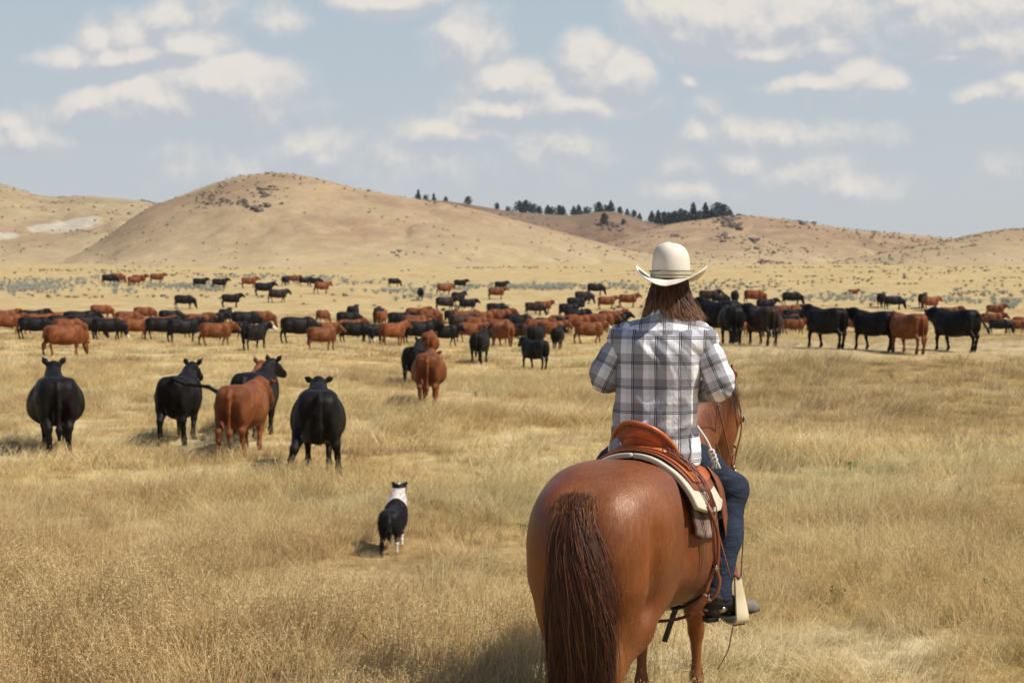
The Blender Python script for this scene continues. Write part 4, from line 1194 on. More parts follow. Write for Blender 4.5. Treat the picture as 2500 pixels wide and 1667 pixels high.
        dE = np.linalg.norm(v - E_, axis=1)
        rip = np.sin(v[:, 2] * 110 + v[:, 0] * 60 + 3 * vnoise(v[:, 0] * 9, v[:, 2] * 9, 0, 8)) * np.exp(-(dE / .09) ** 2)
        v = v + n * (fbm(v[:, 0] * 10, v[:, 1] * 10, v[:, 2] * 7, seed=51 + s) * .011 + rip * .004 + (1 - 2 * np.abs(fbm(v[:, 0] * 9, v[:, 1] * 8, v[:, 2] * 9, seed=61))) * .004)[:, None]
        dcut = (v - wv) @ ((wv - E_) / np.linalg.norm(wv - E_))
        q = q[~((dcut[q] > -.002).all(1))]
        so = mesh_obj('sleeve', v, q, M_shirt, o)
        so.modifiers.new('cloth', 'SOLIDIFY').thickness = .003
        ax = (E_ - S0) / np.linalg.norm(E_ - S0)
        rx = np.cross(ax, (0, 1, 0)); rx /= np.linalg.norm(rx); ry = np.cross(ax, rx)
        fx = (wv - E_) / np.linalg.norm(wv - E_)
        P = v[q]; C = P.mean(1)
        fore = ((C - E_) @ fx > .02)
        al = (P - S0) @ ax
        across = (P @ rx - S0 @ rx)
        al2 = np.linalg.norm(E_ - S0) + (P - E_) @ fx; up2 = np.cross(fx, (1, 0, 0)); ac2 = (P - E_) @ (up2 / np.linalg.norm(up2))
        U = np.where(fore[:, None], ac2, across) / .104 + (.36 if s > 0 else .30)
        W = np.where(fore[:, None], al2, al) / .118 + (.12 if s > 0 else .0)
        set_uv(so.data, np.stack([U, -W], -1).reshape(-1, 2))
    # jeans
    jb = Body((-.50, -.26, .66), (.58, .5, 1.66), .010)
    jb.ell((0, -.01, 1.47), (.175, .14, .14), .04)
    jb.chain([(.085, .0, 1.46, .120), (*(np.array([.085, .0, 1.46]) * .5 + KR * .5 + (.0, 0, .012)), .098), (*KR, .078), (*(KR * .55 + AR * .45 + (.006, -.01, 0)), .070), (*AR, .058), (*(AR - (0, .0, .03)), .060)], .05)
    jb.chain([(-.085, .0, 1.46, .120), (*(np.array([-.085, .0, 1.46]) * .5 + KL * .5 + (0, 0, .012)), .098), (*KL, .078), (*(KL * .55 + AL * .45), .070), (*AL, .058), (*(AL - (0, 0, .03)), .060)], .05)
    V, Fc = jb.mesh(1); N = vnorm(V, Fc)
    kd = np.minimum(np.linalg.norm(V - KR, axis=1), np.linalg.norm(V - KL, axis=1))
    ad = np.minimum(np.linalg.norm(V - AR, axis=1), np.linalg.norm(V - AL, axis=1))
    hp = np.exp(-(np.linalg.norm(V - (.14, .05, 1.42), axis=1) / .12) ** 2)
    rip = np.sin((V[:, 2] * 75 + V[:, 0] * 30) + 5.5 * vnoise(V[:, 0] * 9, V[:, 1] * 9, V[:, 2] * 9, 4)) * np.clip(.3 + vnoise(V[:, 0] * 14, V[:, 1] * 14, V[:, 2] * 14, 14), 0, 1)
    V = V + N * (rip * (.013 * np.exp(-(kd / .10) ** 2) + .0035 * np.exp(-(ad / .09) ** 2) + .004 * hp) + fbm(V[:, 0] * 7, V[:, 1] * 7, V[:, 2] * 5, seed=71) * .010)[:, None]
    cut = AR[2] - .012
    V[:, 2] = np.where(V[:, 2] < cut + .004, np.maximum(V[:, 2], cut), V[:, 2])
    Fc = Fc[~((V[Fc][:, :, 2] < cut + 1e-5).all(1))]
    jo = mesh_obj('jeans', V, Fc, M_denim, root)
    jo.modifiers.new('cloth', 'SOLIDIFY').thickness = .003
    midR = np.array([.085, 0, 1.46]) * .4 + KR * .6
    set_attr(jo.data, 'fade', np.clip(np.exp(-(np.linalg.norm(V - (KR * .5 + AR * .5), axis=1) / .16) ** 2) * .8 + .35 * rip * np.exp(-(kd / .12) ** 2) + .25 * hp, 0, 1))
    th = np.linspace(0, 2 * math.pi, 25)
    hemp = [(AR[0] + .0625 * math.cos(a), AR[1] + .0625 * math.sin(a), cut + .014) for a in th]
    v, q = tube_mesh(hemp, .0014, 4, False)
    mesh_obj('hem_stitching', v, q, material('pale_thread', lambda w: pbsdf(w, (.35, .36, .38, 1), .9)), jo)
    # boots
    def boot(A_, heel, toe, solez, UPV):
        rt = []
        ax = (toe - heel); L = np.linalg.norm(ax); ax = ax / L; sd = np.cross(ax, (0, 0, 1)); z0 = solez
        bb = Body(np.minimum(heel, toe) - .14, np.maximum(heel, toe) + (.14, .14, .34), .0065)
        ank = heel + ax * .055; ank[2] = z0 + .10
        bb.chain([(*(A_ + UPV * .05), .046), (*(A_ * .7 + ank * .3), .055), (*ank, .052)], .02)
        ins = heel + ax * .13; ins[2] = z0 + .070
        ball = heel + ax * .20; ball[2] = z0 + .044
        hl_ = heel + ax * .035; hl_[2] = z0 + .046
        bb.cone(hl_, .043, ank, .050, .03, (1, 1, 1)); bb.cone(ank, .044, ins, .042, .03); bb.cone(ins, .041, ball, .037, .03)
        v, q = bb.mesh(1); n = vnorm(v, q)
        v = v + n * (fbm(v[:, 0] * 16, v[:, 1] * 16, v[:, 2] * 16, seed=5) * .004 + np.sin(v[:, 2] * 190 + v[:, 0] * 40) * .0022 * np.exp(-((v[:, 2] - z0 - .12) / .035) ** 2))[:, None]
        v[:, 2] = np.maximum(v[:, 2], z0 + .010)
        ob = mesh_obj('boot', v, q, M_boot, root)
        tb = Body(np.minimum(heel, toe) - .1, np.maximum(heel, toe) + .12, .006)
        tip = toe - ax * .022; tip[2] = z0 + .026
        tb.cone(ball - ax * .01, .0385, tip - ax * .03, .032, .02); tb.cone(tip - ax * .03, .032, tip, .021, .02)
        v, q = tb.mesh(1); v[:, 2] = np.maximum(v[:, 2], z0 + .010)
        mesh_obj('toe_cap', v, q, M_toe, ob)
        # sole and stacked heel
        ss = []
        for k in range(14):
            t = k / 13; wd = (.030, .031, .030, .027, .026, .028, .033, .037, .039, .038, .035, .029, .020, .006)[k]
            ss.append((heel + ax * (t * L), wd))
        top = [(*(c + sd * wv_)[:2], z0 + .012) for c, wv_ in ss] + [(*(c - sd * wv_)[:2], z0 + .012) for c, wv_ in ss[::-1]]
        bot = [(x, y, z0 + .004) for x, y, _ in top]; n_ = len(top)
        fs = [tuple(range(n_)), tuple(range(n_, 2 * n_))[::-1]] + [(i, i + n_, (i + 1) % n_ + n_, (i + 1) % n_) for i in range(n_)]
        mesh_obj('sole', top + bot, fs, M_blackl, ob, smooth=False)
        hh = [(*(heel + ax * (.066 * k / 3) + sd * sg * .024)[:2], 0) for sg, ks in ((1, (0, 1, 2, 3)), (-1, (3, 2, 1, 0))) for k in ks]
        top = [(x, y, z0 + .006) for x, y, _ in hh]; bot = [(x, y, z0 - .014) for x, y, _ in hh]
        fs = [tuple(range(8)), tuple(range(8, 16))[::-1]] + [(i, i + 8, (i + 1) % 8 + 8, (i + 1) % 8) for i in range(8)]
        mesh_obj('boot_heel', top + bot, fs, M_blackl, ob, smooth=False)
        # spur: band round the heel, shank and toothed rowel
        hz = z0 + .052
        arc = [np.array([*(heel + ax * (.075 - .085 * math.cos(a)) + sd * .043 * math.sin(a))[:2], hz]) for a in np.linspace(-1.9, 1.9, 15)]
        parts = [tube_mesh(arc, .005, 6, True, (1.8, .6, (0, 0, 1)))]
        sh0 = np.array([*(heel - ax * .010)[:2], hz]); sh1 = sh0 - ax * .052 + np.array([0, 0, -.004])
        parts.append(tube_mesh([sh0, sh0 * .5 + sh1 * .5 + (0, 0, .003), sh1], [.006, .0045, .004], 6))
        sp = mesh_obj('spur', *merge(parts), M_metal, ob)
        rv, rf = [], []; nn = 10
        for sgn in (-1, 1):
            for k in range(nn * 2):
                a = k * math.pi / nn; rr = .021 if k % 2 == 0 else .0085
                rv.append(sh1 - ax * .012 + ax * math.cos(a) * rr + np.array([0, 0, 1]) * math.sin(a) * rr + sd * sgn * .0014)
        m = nn * 2
        rf = [tuple(range(m))[::-1], tuple(range(m, 2 * m))] + [(i, (i + 1) % m, (i + 1) % m + m, i + m) for i in range(m)]
        mesh_obj('rowel', rv, rf, M_metal, sp, smooth=False)
        bt = [np.array([*(heel + ax * (.075 + .0 * t) + sd * .050 * math.cos(t))[:2], hz + .075 * math.sin(t)]) for t in np.linspace(0, math.pi, 11)]
        st = mesh_obj('spur_strap', *tube_mesh(bt, .008, 6, True, (1.2, .35, tuple(ax))), M_blackl, ob)
        cx = heel + ax * .075 + sd * .052; cx[2] = hz
        bb2 = Body(cx - .03, cx + .03, .004); bb2.ell(cx, (.014, .014, .014), .002); v, q = bb2.mesh(1)
        v = cx + (v - cx) - np.outer((v - cx) @ sd, sd) * .6
        mesh_obj('concho', v, q, M_metal, sp)
    boot(AR, rl(.962, 5.850, .62), rl(1.262, 6.005, .62), .622, (KR - AR) / np.linalg.norm(KR - AR))
    boot(AL, rl(.50, 6.05, .60), rl(.36, 6.30, .60), .60, (KL - AL) / np.linalg.norm(KL - AL))
    # hat
    hc = hd + np.array([.0, -.005, .077])
    n = 56; prof = [(.0, .184), (.022, .183), (.048, .178), (.070, .165), (.087, .140), (.0945, .105), (.0975, .055), (.0985, .012), (.099, .0)]
    vs, fs = [], []
    for j, (r, z) in enumerate(prof):
        for i in range(n):
            a = i / n * 2 * math.pi
            rx, ry = r * (.98), r * 1.16
            dz = 0
            if z > .1:
                dz = -.026 * math.exp(-(rx * math.cos(a) / .03) ** 2) * max(0, math.sin(a)) * (1 if j < 4 else .3)      # crease at the front
                dz += -.012 * (math.sin(a) > .3) * math.exp(-((abs(rx * math.cos(a)) - .045) / .02) ** 2)
                dz -= .010 * math.cos(a) * r / .07
            vs.append(hc + (rx * math.cos(a) + .0 * z, ry * math.sin(a), z * .985 + dz + .0035 * math.sin(3 * a + 1)))
    for j in range(len(prof) - 1):
        for i in range(n):
            k = (i + 1) % n; fs.append((j * n + i, (j + 1) * n + i, (j + 1) * n + k, j * n + k))
    fs.append(tuple(range(n)))
    hat = mesh_obj('hat', vs, fs, M_felt, root)
    hat.modifiers.new('t', 'SOLIDIFY').thickness = .003
    sub = hat.modifiers.new('s', 'SUBSURF'); sub.levels = 1; sub.render_levels = 1
    vs, fs = [], []; m = 9
    for j in range(m + 1):
        t = j / m
        for i in range(n):
            a = i / n * 2 * math.pi; ca, sa = math.cos(a), math.sin(a)
            R0 = np.array([.097 * ca, .113 * sa]); out = .105 + .012 * abs(sa)
            side = abs(ca) ** 1.7
            curl = side * t ** 1.5
            ro = out * (t - .30 * curl * t)
            up = -.012 * t * (1 - side) + .070 * curl - .014 * t ** 2 * (1 - side) - .006 * t * (sa < 0) * abs(sa)
            if ca > 0: up *= .92; ro *= 1.06
            vs.append(hc + (R0[0] + ca * ro, R0[1] + sa * ro, up + .003 * math.sin(5 * a)))
    for j in range(m):
        for i in range(n):
            k = (i + 1) % n; fs.append((j * n + i, (j + 1) * n + i, (j + 1) * n + k, j * n + k))
    br = mesh_obj('brim', vs, fs, M_felt, hat)
    br.modifiers.new('t', 'SOLIDIFY').thickness = .0035
    sub = br.modifiers.new('s', 'SUBSURF'); sub.levels = 1; sub.render_levels = 1
    edge = vs[m * n:(m + 1) * n] + [vs[m * n]]
    mesh_obj('brim_edge', *tube_mesh(edge, .0028, 6, False), M_felt, hat)
    # braided band with dark cords
    bandp = []
    for k, zz in enumerate((.006, .0125, .019, .0255, .032)):
        ring = [hc + (.1015 * math.cos(a) * .98, .1015 * 1.16 * math.sin(a), zz + .003) for a in np.linspace(0, 2 * math.pi, 57)]
        bandp.append(tube_mesh(ring, .0038, 6, False))
    band = mesh_obj('hat_band', *merge(bandp), material('straw_braid', b_leather((.44, .37, .24, 1), (.62, .54, .38, 1), .8, 90, .003)), hat)
    crd = []
    for zz in (.000, .0155, .0375):
        ring = [hc + (.1045 * math.cos(a) * .98, .1045 * 1.16 * math.sin(a), zz + .003) for a in np.linspace(0, 2 * math.pi, 57)]
        crd.append(tube_mesh(ring, .0015, 5, False))
    mesh_obj('band_cord', *merge(crd), material('dark_cord', lambda w: pbsdf(w, (.03, .022, .016, 1), .9)), band)
    # hair
    rng = np.random.default_rng(8)
    N, S = 3000, 14
    a = rng.uniform(-math.pi * .08, math.pi * 1.08, N) + math.pi          # back half of the head
    z0 = rng.uniform(-.03, .07, N)
    rr = np.sqrt(np.clip(1 - ((z0 - .03) / .125) ** 2, .05, 1))
    st = hd + np.stack([np.cos(a) * .084 * rr - .004, np.sin(a) * .098 * rr, z0 + .01], -1)
    t = np.linspace(0, 1, S)[None, :]
    L = rng.uniform(.10, .255, N) + z0 * .8 + .03 * np.clip(np.cos(a), 0, 1)
    clump = vnoise(a * 6, z0 * 12, 0, seed=12); wav = rng.uniform(0, 6.28, N)
    out = np.stack([np.cos(a), np.sin(a)], -1)
    Q = st[:, None, :].repeat(S, 1)
    flare = .016 * np.sin(np.clip(t * 2.0, 0, 1.57)) + (.008 + .026 * rng.normal(0, 1, N)[:, None]) * t ** 2.0 * (1 + 1.2 * np.clip(np.cos(a), 0, 1)[:, None])
    Q[:, :, 0] += out[:, :1] * flare + (clump * .018)[:, None] * t + .038 * t ** 2.5 * np.clip(np.cos(a)[:, None] + .2, 0, 1.2) - .012 * t * np.clip(-np.cos(a)[:, None], 0, 1) + .004 * np.sin(t * 9 + wav[:, None])
    Q[:, :, 1] += np.minimum(out[:, 1:] * flare * 1.1 - .012 * t, .02)
    Q[:, :, 2] += -L[:, None] * t
    K = 75; lk = rng.integers(0, K // 15, N) + ((a - a.min()) / (a.max() - a.min() + 1e-6) * 14.9).astype(int) * (K // 15); lk = np.clip(lk, 0, K - 1)
    for k in range(K):
        m = lk == k
        if m.sum() < 3: continue
        pl = .78 * t[0][None, :] ** 1.3
        for ax_ in (0, 1):
            c = Q[m][:, :, ax_].mean(0); Q[m, :, ax_] = Q[m, :, ax_] * (1 - pl) + c[None, :] * pl
        Q[m, :, 0] += rng.normal(0, .010) * t[0] ** 1.5 + .006 * np.sin(t[0] * 7 + k); Q[m, :, 2] += rng.uniform(-.02, .035) * t[0]
    # rest the ends on the shoulders
    sh = 2.060 + .04 * rng.uniform(0, 1, N)[:, None]
    Q[:, :, 2] = np.where(Q[:, :, 2] < sh, sh - (sh - Q[:, :, 2]) * .75, Q[:, :, 2])
    strands('hair', Q, np.full((N, S), .0011) * rng.uniform(.7, 1.7, N)[:, None] * np.clip(1.15 - t, .15, 1), M_hairr, root, rng)
    return root
def b_rhair(w):
    r = w.n('ShaderNodeAttribute', {'attribute_name': 'rnd'}).outputs['Fac']
    a = w.n('ShaderNodeAttribute', {'attribute_name': 'along'}).outputs['Fac']
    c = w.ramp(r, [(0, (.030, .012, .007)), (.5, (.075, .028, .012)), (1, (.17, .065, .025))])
    c = w.mix(w.rng(a, .42, .9), c, w.ramp(r, [(0, (.14, .055, .022)), (.5, (.32, .14, .055)), (1, (.55, .33, .15))]))  # dark roots paint the shade under the hat, pale tips the sunlit strands
    return pbsdf(w, c, .38, spec=.5)
M_hairr = material('brown_sunlit_hair', b_rhair)
rider = build_rider()

# ------------------------------------------------------------------ saddle (rests on the horse) and bridle
def drape(y0, y1, p0, p1, off, thick, ny=10, nph=40, flare=0.0, edge=None, hang=0.0):
    """a sheet over the horse's back with real thickness; flare lifts it away from the flank"""
    top, bot = [], []
    for i in range(ny + 1):
        y = y0 + (y1 - y0) * i / ny
        for j in range(nph + 1):
            s_ = j / nph; ph = p0 + (p1 - p0) * s_
            yy = y + (edge(ph, i / ny) if edge else 0)
            fl = flare * max(0, abs(ph) - .5) ** 1.2
            top.append(torso_pt(yy, ph, off + thick + fl)); bot.append(torso_pt(yy, ph, off + fl))
    n = (ny + 1) * (nph + 1); f = []
    g = lambda i, j: i * (nph + 1) + j
    for i in range(ny):
        for j in range(nph):
            f.append((g(i, j), g(i, j + 1), g(i + 1, j + 1), g(i + 1, j)))
            f.append((n + g(i, j), n + g(i + 1, j), n + g(i + 1, j + 1), n + g(i, j + 1)))
    for j in range(nph):
        f.append((g(0, j + 1), g(0, j), n + g(0, j), n + g(0, j + 1)))
        f.append((g(ny, j), g(ny, j + 1), n + g(ny, j + 1), n + g(ny, j)))
    for i in range(ny):
        f.append((g(i, 0), g(i + 1, 0), n + g(i + 1, 0), n + g(i, 0)))
        f.append((g(i + 1, nph), g(i, nph), n + g(i, nph), n + g(i + 1, nph)))
    return top + bot, f
def bevel(o, wd, seg=2):
    m = o.modifiers.new('b', 'BEVEL'); m.width = wd; m.segments = seg; m.limit_method = 'ANGLE'; m.angle_limit = R(40)
def W2H(px, py, Y):
    return np.array(Hinv @ unproj(px, py, Y))

def build_saddle():
    root = empty('saddle', Hmat @ Vector((0, .95, 1.42)), -HYAW)
    tag(root, 'orange leather western saddle with round tooled cantle on a cream edged pad', 'saddle')
    D = Vector((0, .95, 1.42))
    def ob(name, v, f, m, parent=None, smooth=True):
        v = np.asarray([np.array(p, float) for p in v]) - np.array(D)
        return mesh_obj(name, v, f, m, parent or root, smooth)
    # pads
    for a, b_ in ((-1.05, -.012), (.012, 1.16)):
        o = ob('saddle_pad', *drape(.70, 1.27, a, b_, .010, .025, 10, 26, flare=.05, edge=lambda ph, t: -.015 * abs(ph) * (1 - t)), M_pad); bevel(o, .006)
    o = ob('fleece_lining', *drape(.722, 1.26, .62, 1.42, .004, .016, 12, 20, flare=.0, edge=lambda ph, t: .02 * (1 - t)), M_fleece); 
    me = o.data
    V = np.empty(len(me.vertices) * 3); me.vertices.foreach_get('co', V); V = V.reshape(-1, 3)
    V += .006 * np.stack([vnoise(V[:, 1] * 60, V[:, 2] * 60, k * 7.0, 3) for k in range(3)], -1); me.vertices.foreach_set('co', V.ravel())
    o = ob('under_blanket', *drape(.73, 1.26, -1.15, 1.22, .002, .007, 10, 40, flare=.012), M_blackl)
    # skirts: stacked leather layers
    o = ob('skirt', *drape(.755, 1.30, -1.0, .93, .045, .006, 10, 40, flare=.02, edge=lambda ph, t: -.02 * (1 - t) * math.cos(ph * 1.4)), M_strap); bevel(o, .002)
    o = ob('skirt_upper', *drape(.785, 1.26, -.86, .83, .053, .006, 10, 40, flare=.02, edge=lambda ph, t: -.012 * (1 - t) * math.cos(ph * 2)), M_tan); bevel(o, .002)
    o = ob('rear_jockey', *drape(.80, .95, -.66, .68, .061, .010, 6, 40, flare=.02, edge=lambda ph, t: .05 * abs(ph) * (1 - t)), M_tan); bevel(o, .003)
    # cantle: dished wall behind the seat
    vs, fs = [], []; ns, nt = 40, 12
    def cant(s_, t, back):
        zc = 1.435 + .155 * (1 - abs(s_) ** 2.3) ** .62
        base = 1.400 - .050 * abs(s_) ** 2
        z = base + (zc - base) * t
        y = .855 + .085 * s_ * s_ - .055 * t * t * (1 - .3 * s_ * s_) + (0 if back else .022 + .012 * (1 - t))
        x = .172 * s_ * (1 - .06 * (1 - t))
        if back: y -= .012 * math.sin(math.pi * t) 
        return np.array([x, y, z - .030 * s_ - .020])
    for bk in (True, False):
        for i in range(ns + 1):
            s_ = -1 + 2 * i / ns
            for j in range(nt + 1):
                vs.append(cant(s_, j / nt, bk))
    n = (ns + 1) * (nt + 1); g = lambda i, j: i * (nt + 1) + j
    for i in range(ns):
        for j in range(nt):
            fs.append((g(i, j), g(i + 1, j), g(i + 1, j + 1), g(i, j + 1)))
            fs.append((n + g(i, j), n + g(i, j + 1), n + g(i + 1, j + 1), n + g(i + 1, j)))
        fs.append((g(i + 1, nt), n + g(i + 1, nt), n + g(i, nt), g(i, nt))[::-1])
        fs.append((g(i + 1, 0), n + g(i + 1, 0), n + g(i, 0), g(i, 0)))
    ca = ob('cantle', vs, fs, M_cantle)
    ring = [cant(s_, 1, True) * .5 + cant(s_, 1, False) * .5 + np.array([0, -.004, .001]) for s_ in np.sin(np.linspace(-math.pi / 2, math.pi / 2, 45))]
    v, f = tube_mesh(ring, .0115, 10); v = np.array(v) - np.array(D); mesh_obj('cantle_roll', v, f, M_tan, ca)
    for tt, rr in ((.90, .0022), (.62, .0022)):
        ln = [cant(s_, tt, True) + np.array([0, -.002, 0]) for s_ in np.linspace(-.93, .93, 41)]
        v, f = tube_mesh(ln, rr, 6); mesh_obj('tooled_line', np.array(v) - np.array(D), f, M_strap, ca)
    bb = Body((-.2, .82, 1.33), (.2, 1.36, 1.60), .010)
    bb.chain([(0, .90, 1.42, .11), (0, 1.05, 1.385, .09), (0, 1.20, 1.42, .10)], .05, (1.35, 1, .55))
    bb.cone((-.11, 1.25, 1.45), .05, (.11, 1.25, 1.45), .05, .05, (1, .8, 1.1))
    v, f = bb.mesh(1); v = v - np.array(D); mesh_obj('seat', v, f, M_tan, root)
    bb = Body((-.06, 1.2, 1.44), (.06, 1.36, 1.64), .006)
    bb.cone((0, 1.27, 1.47), .026, (0, 1.29, 1.58), .016, .01); bb.ell((0, 1.295, 1.60), (.036, .036, .010), .01)
    v, f = bb.mesh(1); mesh_obj('horn', v - np.array(D), f, M_strap, root)
    # fenders down to both stirrups, lying between the legs and the horse
    for s in (-1, 1):
        pts = [torso_pt(1.14, s * .55, .085), torso_pt(1.16, s * .95, .075), torso_pt(1.22, s * 1.35, .060), np.array([s * .33, 1.28, .80])]
        o = ob('fender', *tube_mesh(spline(pts, 14), [.02, .024, .028, .032, .036, .04, .045, .045, .045, .04, .035, .03, .024, .02], 4, True, (1.4, .05, (0, 1, 0))), M_strap)
    # billets, latigo and rear cinch on the right side
    def strap(name, pts, wd, th, ref, m, par=None, nn=18):
        v, f = tube_mesh(spline(pts, nn), wd, 4, True, (1.4, th / wd * .7, ref)); return ob(name, v, f, m, par)
    hz = lambda px, py, Y: W2H(px, py, Y)
    nrm = tuple(np.array(Hinv.to_3x3() @ Vector((1, .05, 0))))
    A = [hz(1722, 1225, 5.55), hz(1738, 1270, 5.56), hz(1745, 1330, 5.57), hz(1747, 1385, 5.58)]
    strap('billet_strap', A, .0095, .004, nrm, M_strap)
    strap('billet_strap', [hz(1728, 1235, 5.53), hz(1750, 1290, 5.54), hz(1754, 1340, 5.55), hz(1751, 1392, 5.56), hz(1757, 1418, 5.57), hz(1748, 1450, 5.58), hz(1728, 1470, 5.59)], .0085, .004, nrm, M_strap)
    c = hz(1749, 1387, 5.545); bk = Body(c - .03, c + .03, .004); bk.cone(c - (0, 0, .010), .006, c + (0, 0, .010), .006, .003); bk.cone(c - (.006, .006, 0), .005, c + (.006, .006, 0), .005, .003); v, f = bk.mesh(1); ob('buckle', v, f, M_metal)
    strap('rear_cinch', [hz(1727, 1452, 5.585), hz(1707, 1478, 5.59), hz(1690, 1494, 5.60), hz(1678, 1504, 5.62)], .020, .006, nrm, M_strap)
    strap('rear_cinch', [hz(1745, 1388, 5.58), hz(1731, 1420, 5.585), hz(1722, 1450, 5.588)], .010, .005, nrm, M_strap)
    c = hz(1729, 1458, 5.57); bk = Body(c - .03, c + .03, .004); bk.cone(c - (0, 0, .012), .005, c + (0.004, 0, .012), .005, .003); bk.cone(c + (.012, 0, -.014), .004, c + (-.004, 0, 0), .005, .003); v, f = bk.mesh(1); ob('buckle', v, f, M_metal)
    strap('belly_strap', [hz(1686, 1500, 5.60), hz(1655, 1510, 5.64), hz(1620, 1515, 5.68), hz(1585, 1514, 5.72), hz(1540, 1500, 5.80)], .0075, .006, (0, 0, 1), M_thong)
    strap('hanging_strap', [hz(1658, 1466, 5.95), hz(1648, 1490, 5.95), hz(1634, 1530, 5.94), hz(1622, 1566, 5.94)], .014, .005, nrm, M_blackl)
    strap('front_cinch', [np.array([.24, 1.17, .70]), np.array([.12, 1.17, .615]), np.array([0, 1.17, .60]), np.array([-.12, 1.17, .615]), np.array([-.24, 1.17, .70])], .045, .012, (0, 1, 0), M_blackl)
    for (px, py, YY) in ((1612, 1478, 5.9), (1630, 1484, 5.9)):
        c = hz(px, py, YY); bk = Body(c - .04, c + .04, .005); bk.ell(c, (.018, .018, .012), .003); v, f = bk.mesh(1); ob('cinch_ring', v, f, M_metal)
    # bunch of saddle strings running down behind the right thigh
    rng = np.random.default_rng(3)
    for k in range(7):
        o_ = k * .006; yk = .83 + .012 * k
        pts = [torso_pt(yk, .30 + .01 * k, .078 + .001 * k), torso_pt(yk - .005, .48, .082 + .002 * (k % 3)), torso_pt(yk + .01 * (k % 2), .66, .084), torso_pt(yk - .008 * (k % 3), .82, .084), torso_pt(yk, .98, .082 + .003 * (k % 2)), torso_pt(yk + .01, 1.12, .072)]
        pts = [p + rng.normal(0, .004, 3) for p in pts]
        if k % 3 == 0:
            e = pts[-1]; pts += [e + (.010, -.01, -.10), e + (.016 + .01 * k, -.012, -.21 - .02 * k)]
        strap('saddle_string', pts, .0042, .004, (0, 1, 0), M_thong if k % 2 else M_strap, None, 26)
    for k in range(4):
        a = torso_pt(.84 + .01 * k, .33 + .05 * k, .080)
        pts = [a + np.array([.018 * math.cos(t), -.004, .012 * math.sin(t)]) for t in np.linspace(0, 6.6, 14)]
        strap('string_knot', pts, .0045, .005, (0, 1, 0), M_thong, None, 20)
    # stirrups
    for sgn, ctr, ax in ((1, rl(1.118, 5.925, .60), rl(1.262, 6.005, .62) - rl(.955, 5.845, .62)), (-1, rl(.425, 6.18, .595), rl(.36, 6.30, .60) - rl(.50, 6.05, .60))):
        ctr = np.array(Hinv @ (Rmat @ Vector(ctr))); axw = Hinv.to_3x3() @ (Rmat.to_3x3() @ Vector(ax)); ax = np.array(axw); ax[2] = 0; ax /= np.linalg.norm(ax)
        pr = np.array([-ax[1], ax[0], 0])
        prof = []
        for q in np.linspace(0, 1, 33):
            if q < .3: u_, z_, w_ = -.028 - .040 * (q / .3), .222 - .192 * (q / .3), .020 + .019 * (q / .3)
            elif q < .7:
                a = (q - .3) / .4 * math.pi; u_, z_, w_ = -.068 * math.cos(a), .030 - .042 * math.sin(a) ** .7, .039
            else: qq = (1 - q) / .3; u_, z_, w_ = .028 + .040 * qq, .222 - .192 * qq, .020 + .019 * qq
            prof.append((u_, z_, w_))
        vs, fs = [], []
        P2 = np.array([(u_, z_) for u_, z_, _ in prof]); T = np.gradient(P2, axis=0); T /= np.linalg.norm(T, axis=1)[:, None]
        for (u_, z_, w_), t_ in zip(prof, T):
            nn_ = np.array([-t_[1], t_[0]]) * .006
            for du, dw in ((1, 1), (1, -1), (-1, -1), (-1, 1)):
                vs.append(ctr + pr * (u_ + nn_[0] * du) + np.array([0, 0, z_ + nn_[1] * du]) + ax * w_ * dw)
        for i in range(len(prof) - 1):
            for j in range(4):
                k = (j + 1) % 4; fs.append((i * 4 + j, i * 4 + k, (i + 1) * 4 + k, (i + 1) * 4 + j))
        fs += [(0, 1, 2, 3), tuple(len(vs) - 4 + j for j in (3, 2, 1, 0))]
        o = ob('stirrup', vs, fs, M_raw, None, True); bevel(o, .003)
        topc = ctr + np.array([0, 0, .222])
        v, f = tube_mesh([topc - pr * .04, topc + pr * .04], .010, 10); mesh_obj('stirrup_bolt', np.array(v) - np.array(D), f, M_strap, o)
        tr = [ctr - pr * .05 + np.array([0, 0, -.014]), ctr + pr * .05 + np.array([0, 0, -.014])]
        v, f = tube_mesh(tr, .036, 4, True, (1.3, .09, tuple(ax))); mesh_obj('tread', np.array(v) - np.array(D), f, M_strap, o)
        fe = np.array([sgn * .33, 1.28, .80])
        strap('stirrup_strap', [fe + (0, 0, .03), fe * .5 + topc * .5 + (0, .03, .0), topc + (0, 0, .004)], .022, .006, tuple(ax), M_strap)
    return root
def b_cantle(w):
    tc = w.n('ShaderNodeTexCoord').outputs['Object']
    x, y, z = w.sep(tc)
    # basket-weave stamping in a curved band, plain below it
    r = w.m('SQRT', w.m('ADD', w.m('POWER', w.m('DIVIDE', x, .172), 2), w.m('POWER', w.m('DIVIDE', w.m('ADD', z, .0), .185), 2)))
    a = w.m('ARCTAN2', z, x)
    bandm = w.m('MULTIPLY', w.rng(r, .62, .66), w.rng(r, .86, .90, 1, 0))
    s1 = w.m('SINE', w.m('MULTIPLY', a, 44)); s2 = w.m('SINE', w.m('MULTIPLY', r, 70))
    wv = w.m('MULTIPLY', s1, s2)
    n = w.noise(tc, 14, 5, .6); g = w.noise(tc, 200, 3, .5)
    c = w.mix(w.rng(n, .3, .7), (.36, .068, .015, 1), (.48, .105, .024, 1))
    c = w.mix(w.m('MULTIPLY', bandm, w.rng(wv, -.2, .4, .55, 0)), c, (.12, .026, .010, 1))
    bump = w.m('ADD', w.m('MULTIPLY', w.m('MULTIPLY', wv, bandm), 1.2), w.m('MULTIPLY', g, .15))
    return pbsdf(w, c, .34, bump, .8, .004, spec=.5, Coat_Weight=.2, Coat_Roughness=.25)
M_cantle = material('tooled_leather', b_cantle)
saddle = build_saddle()

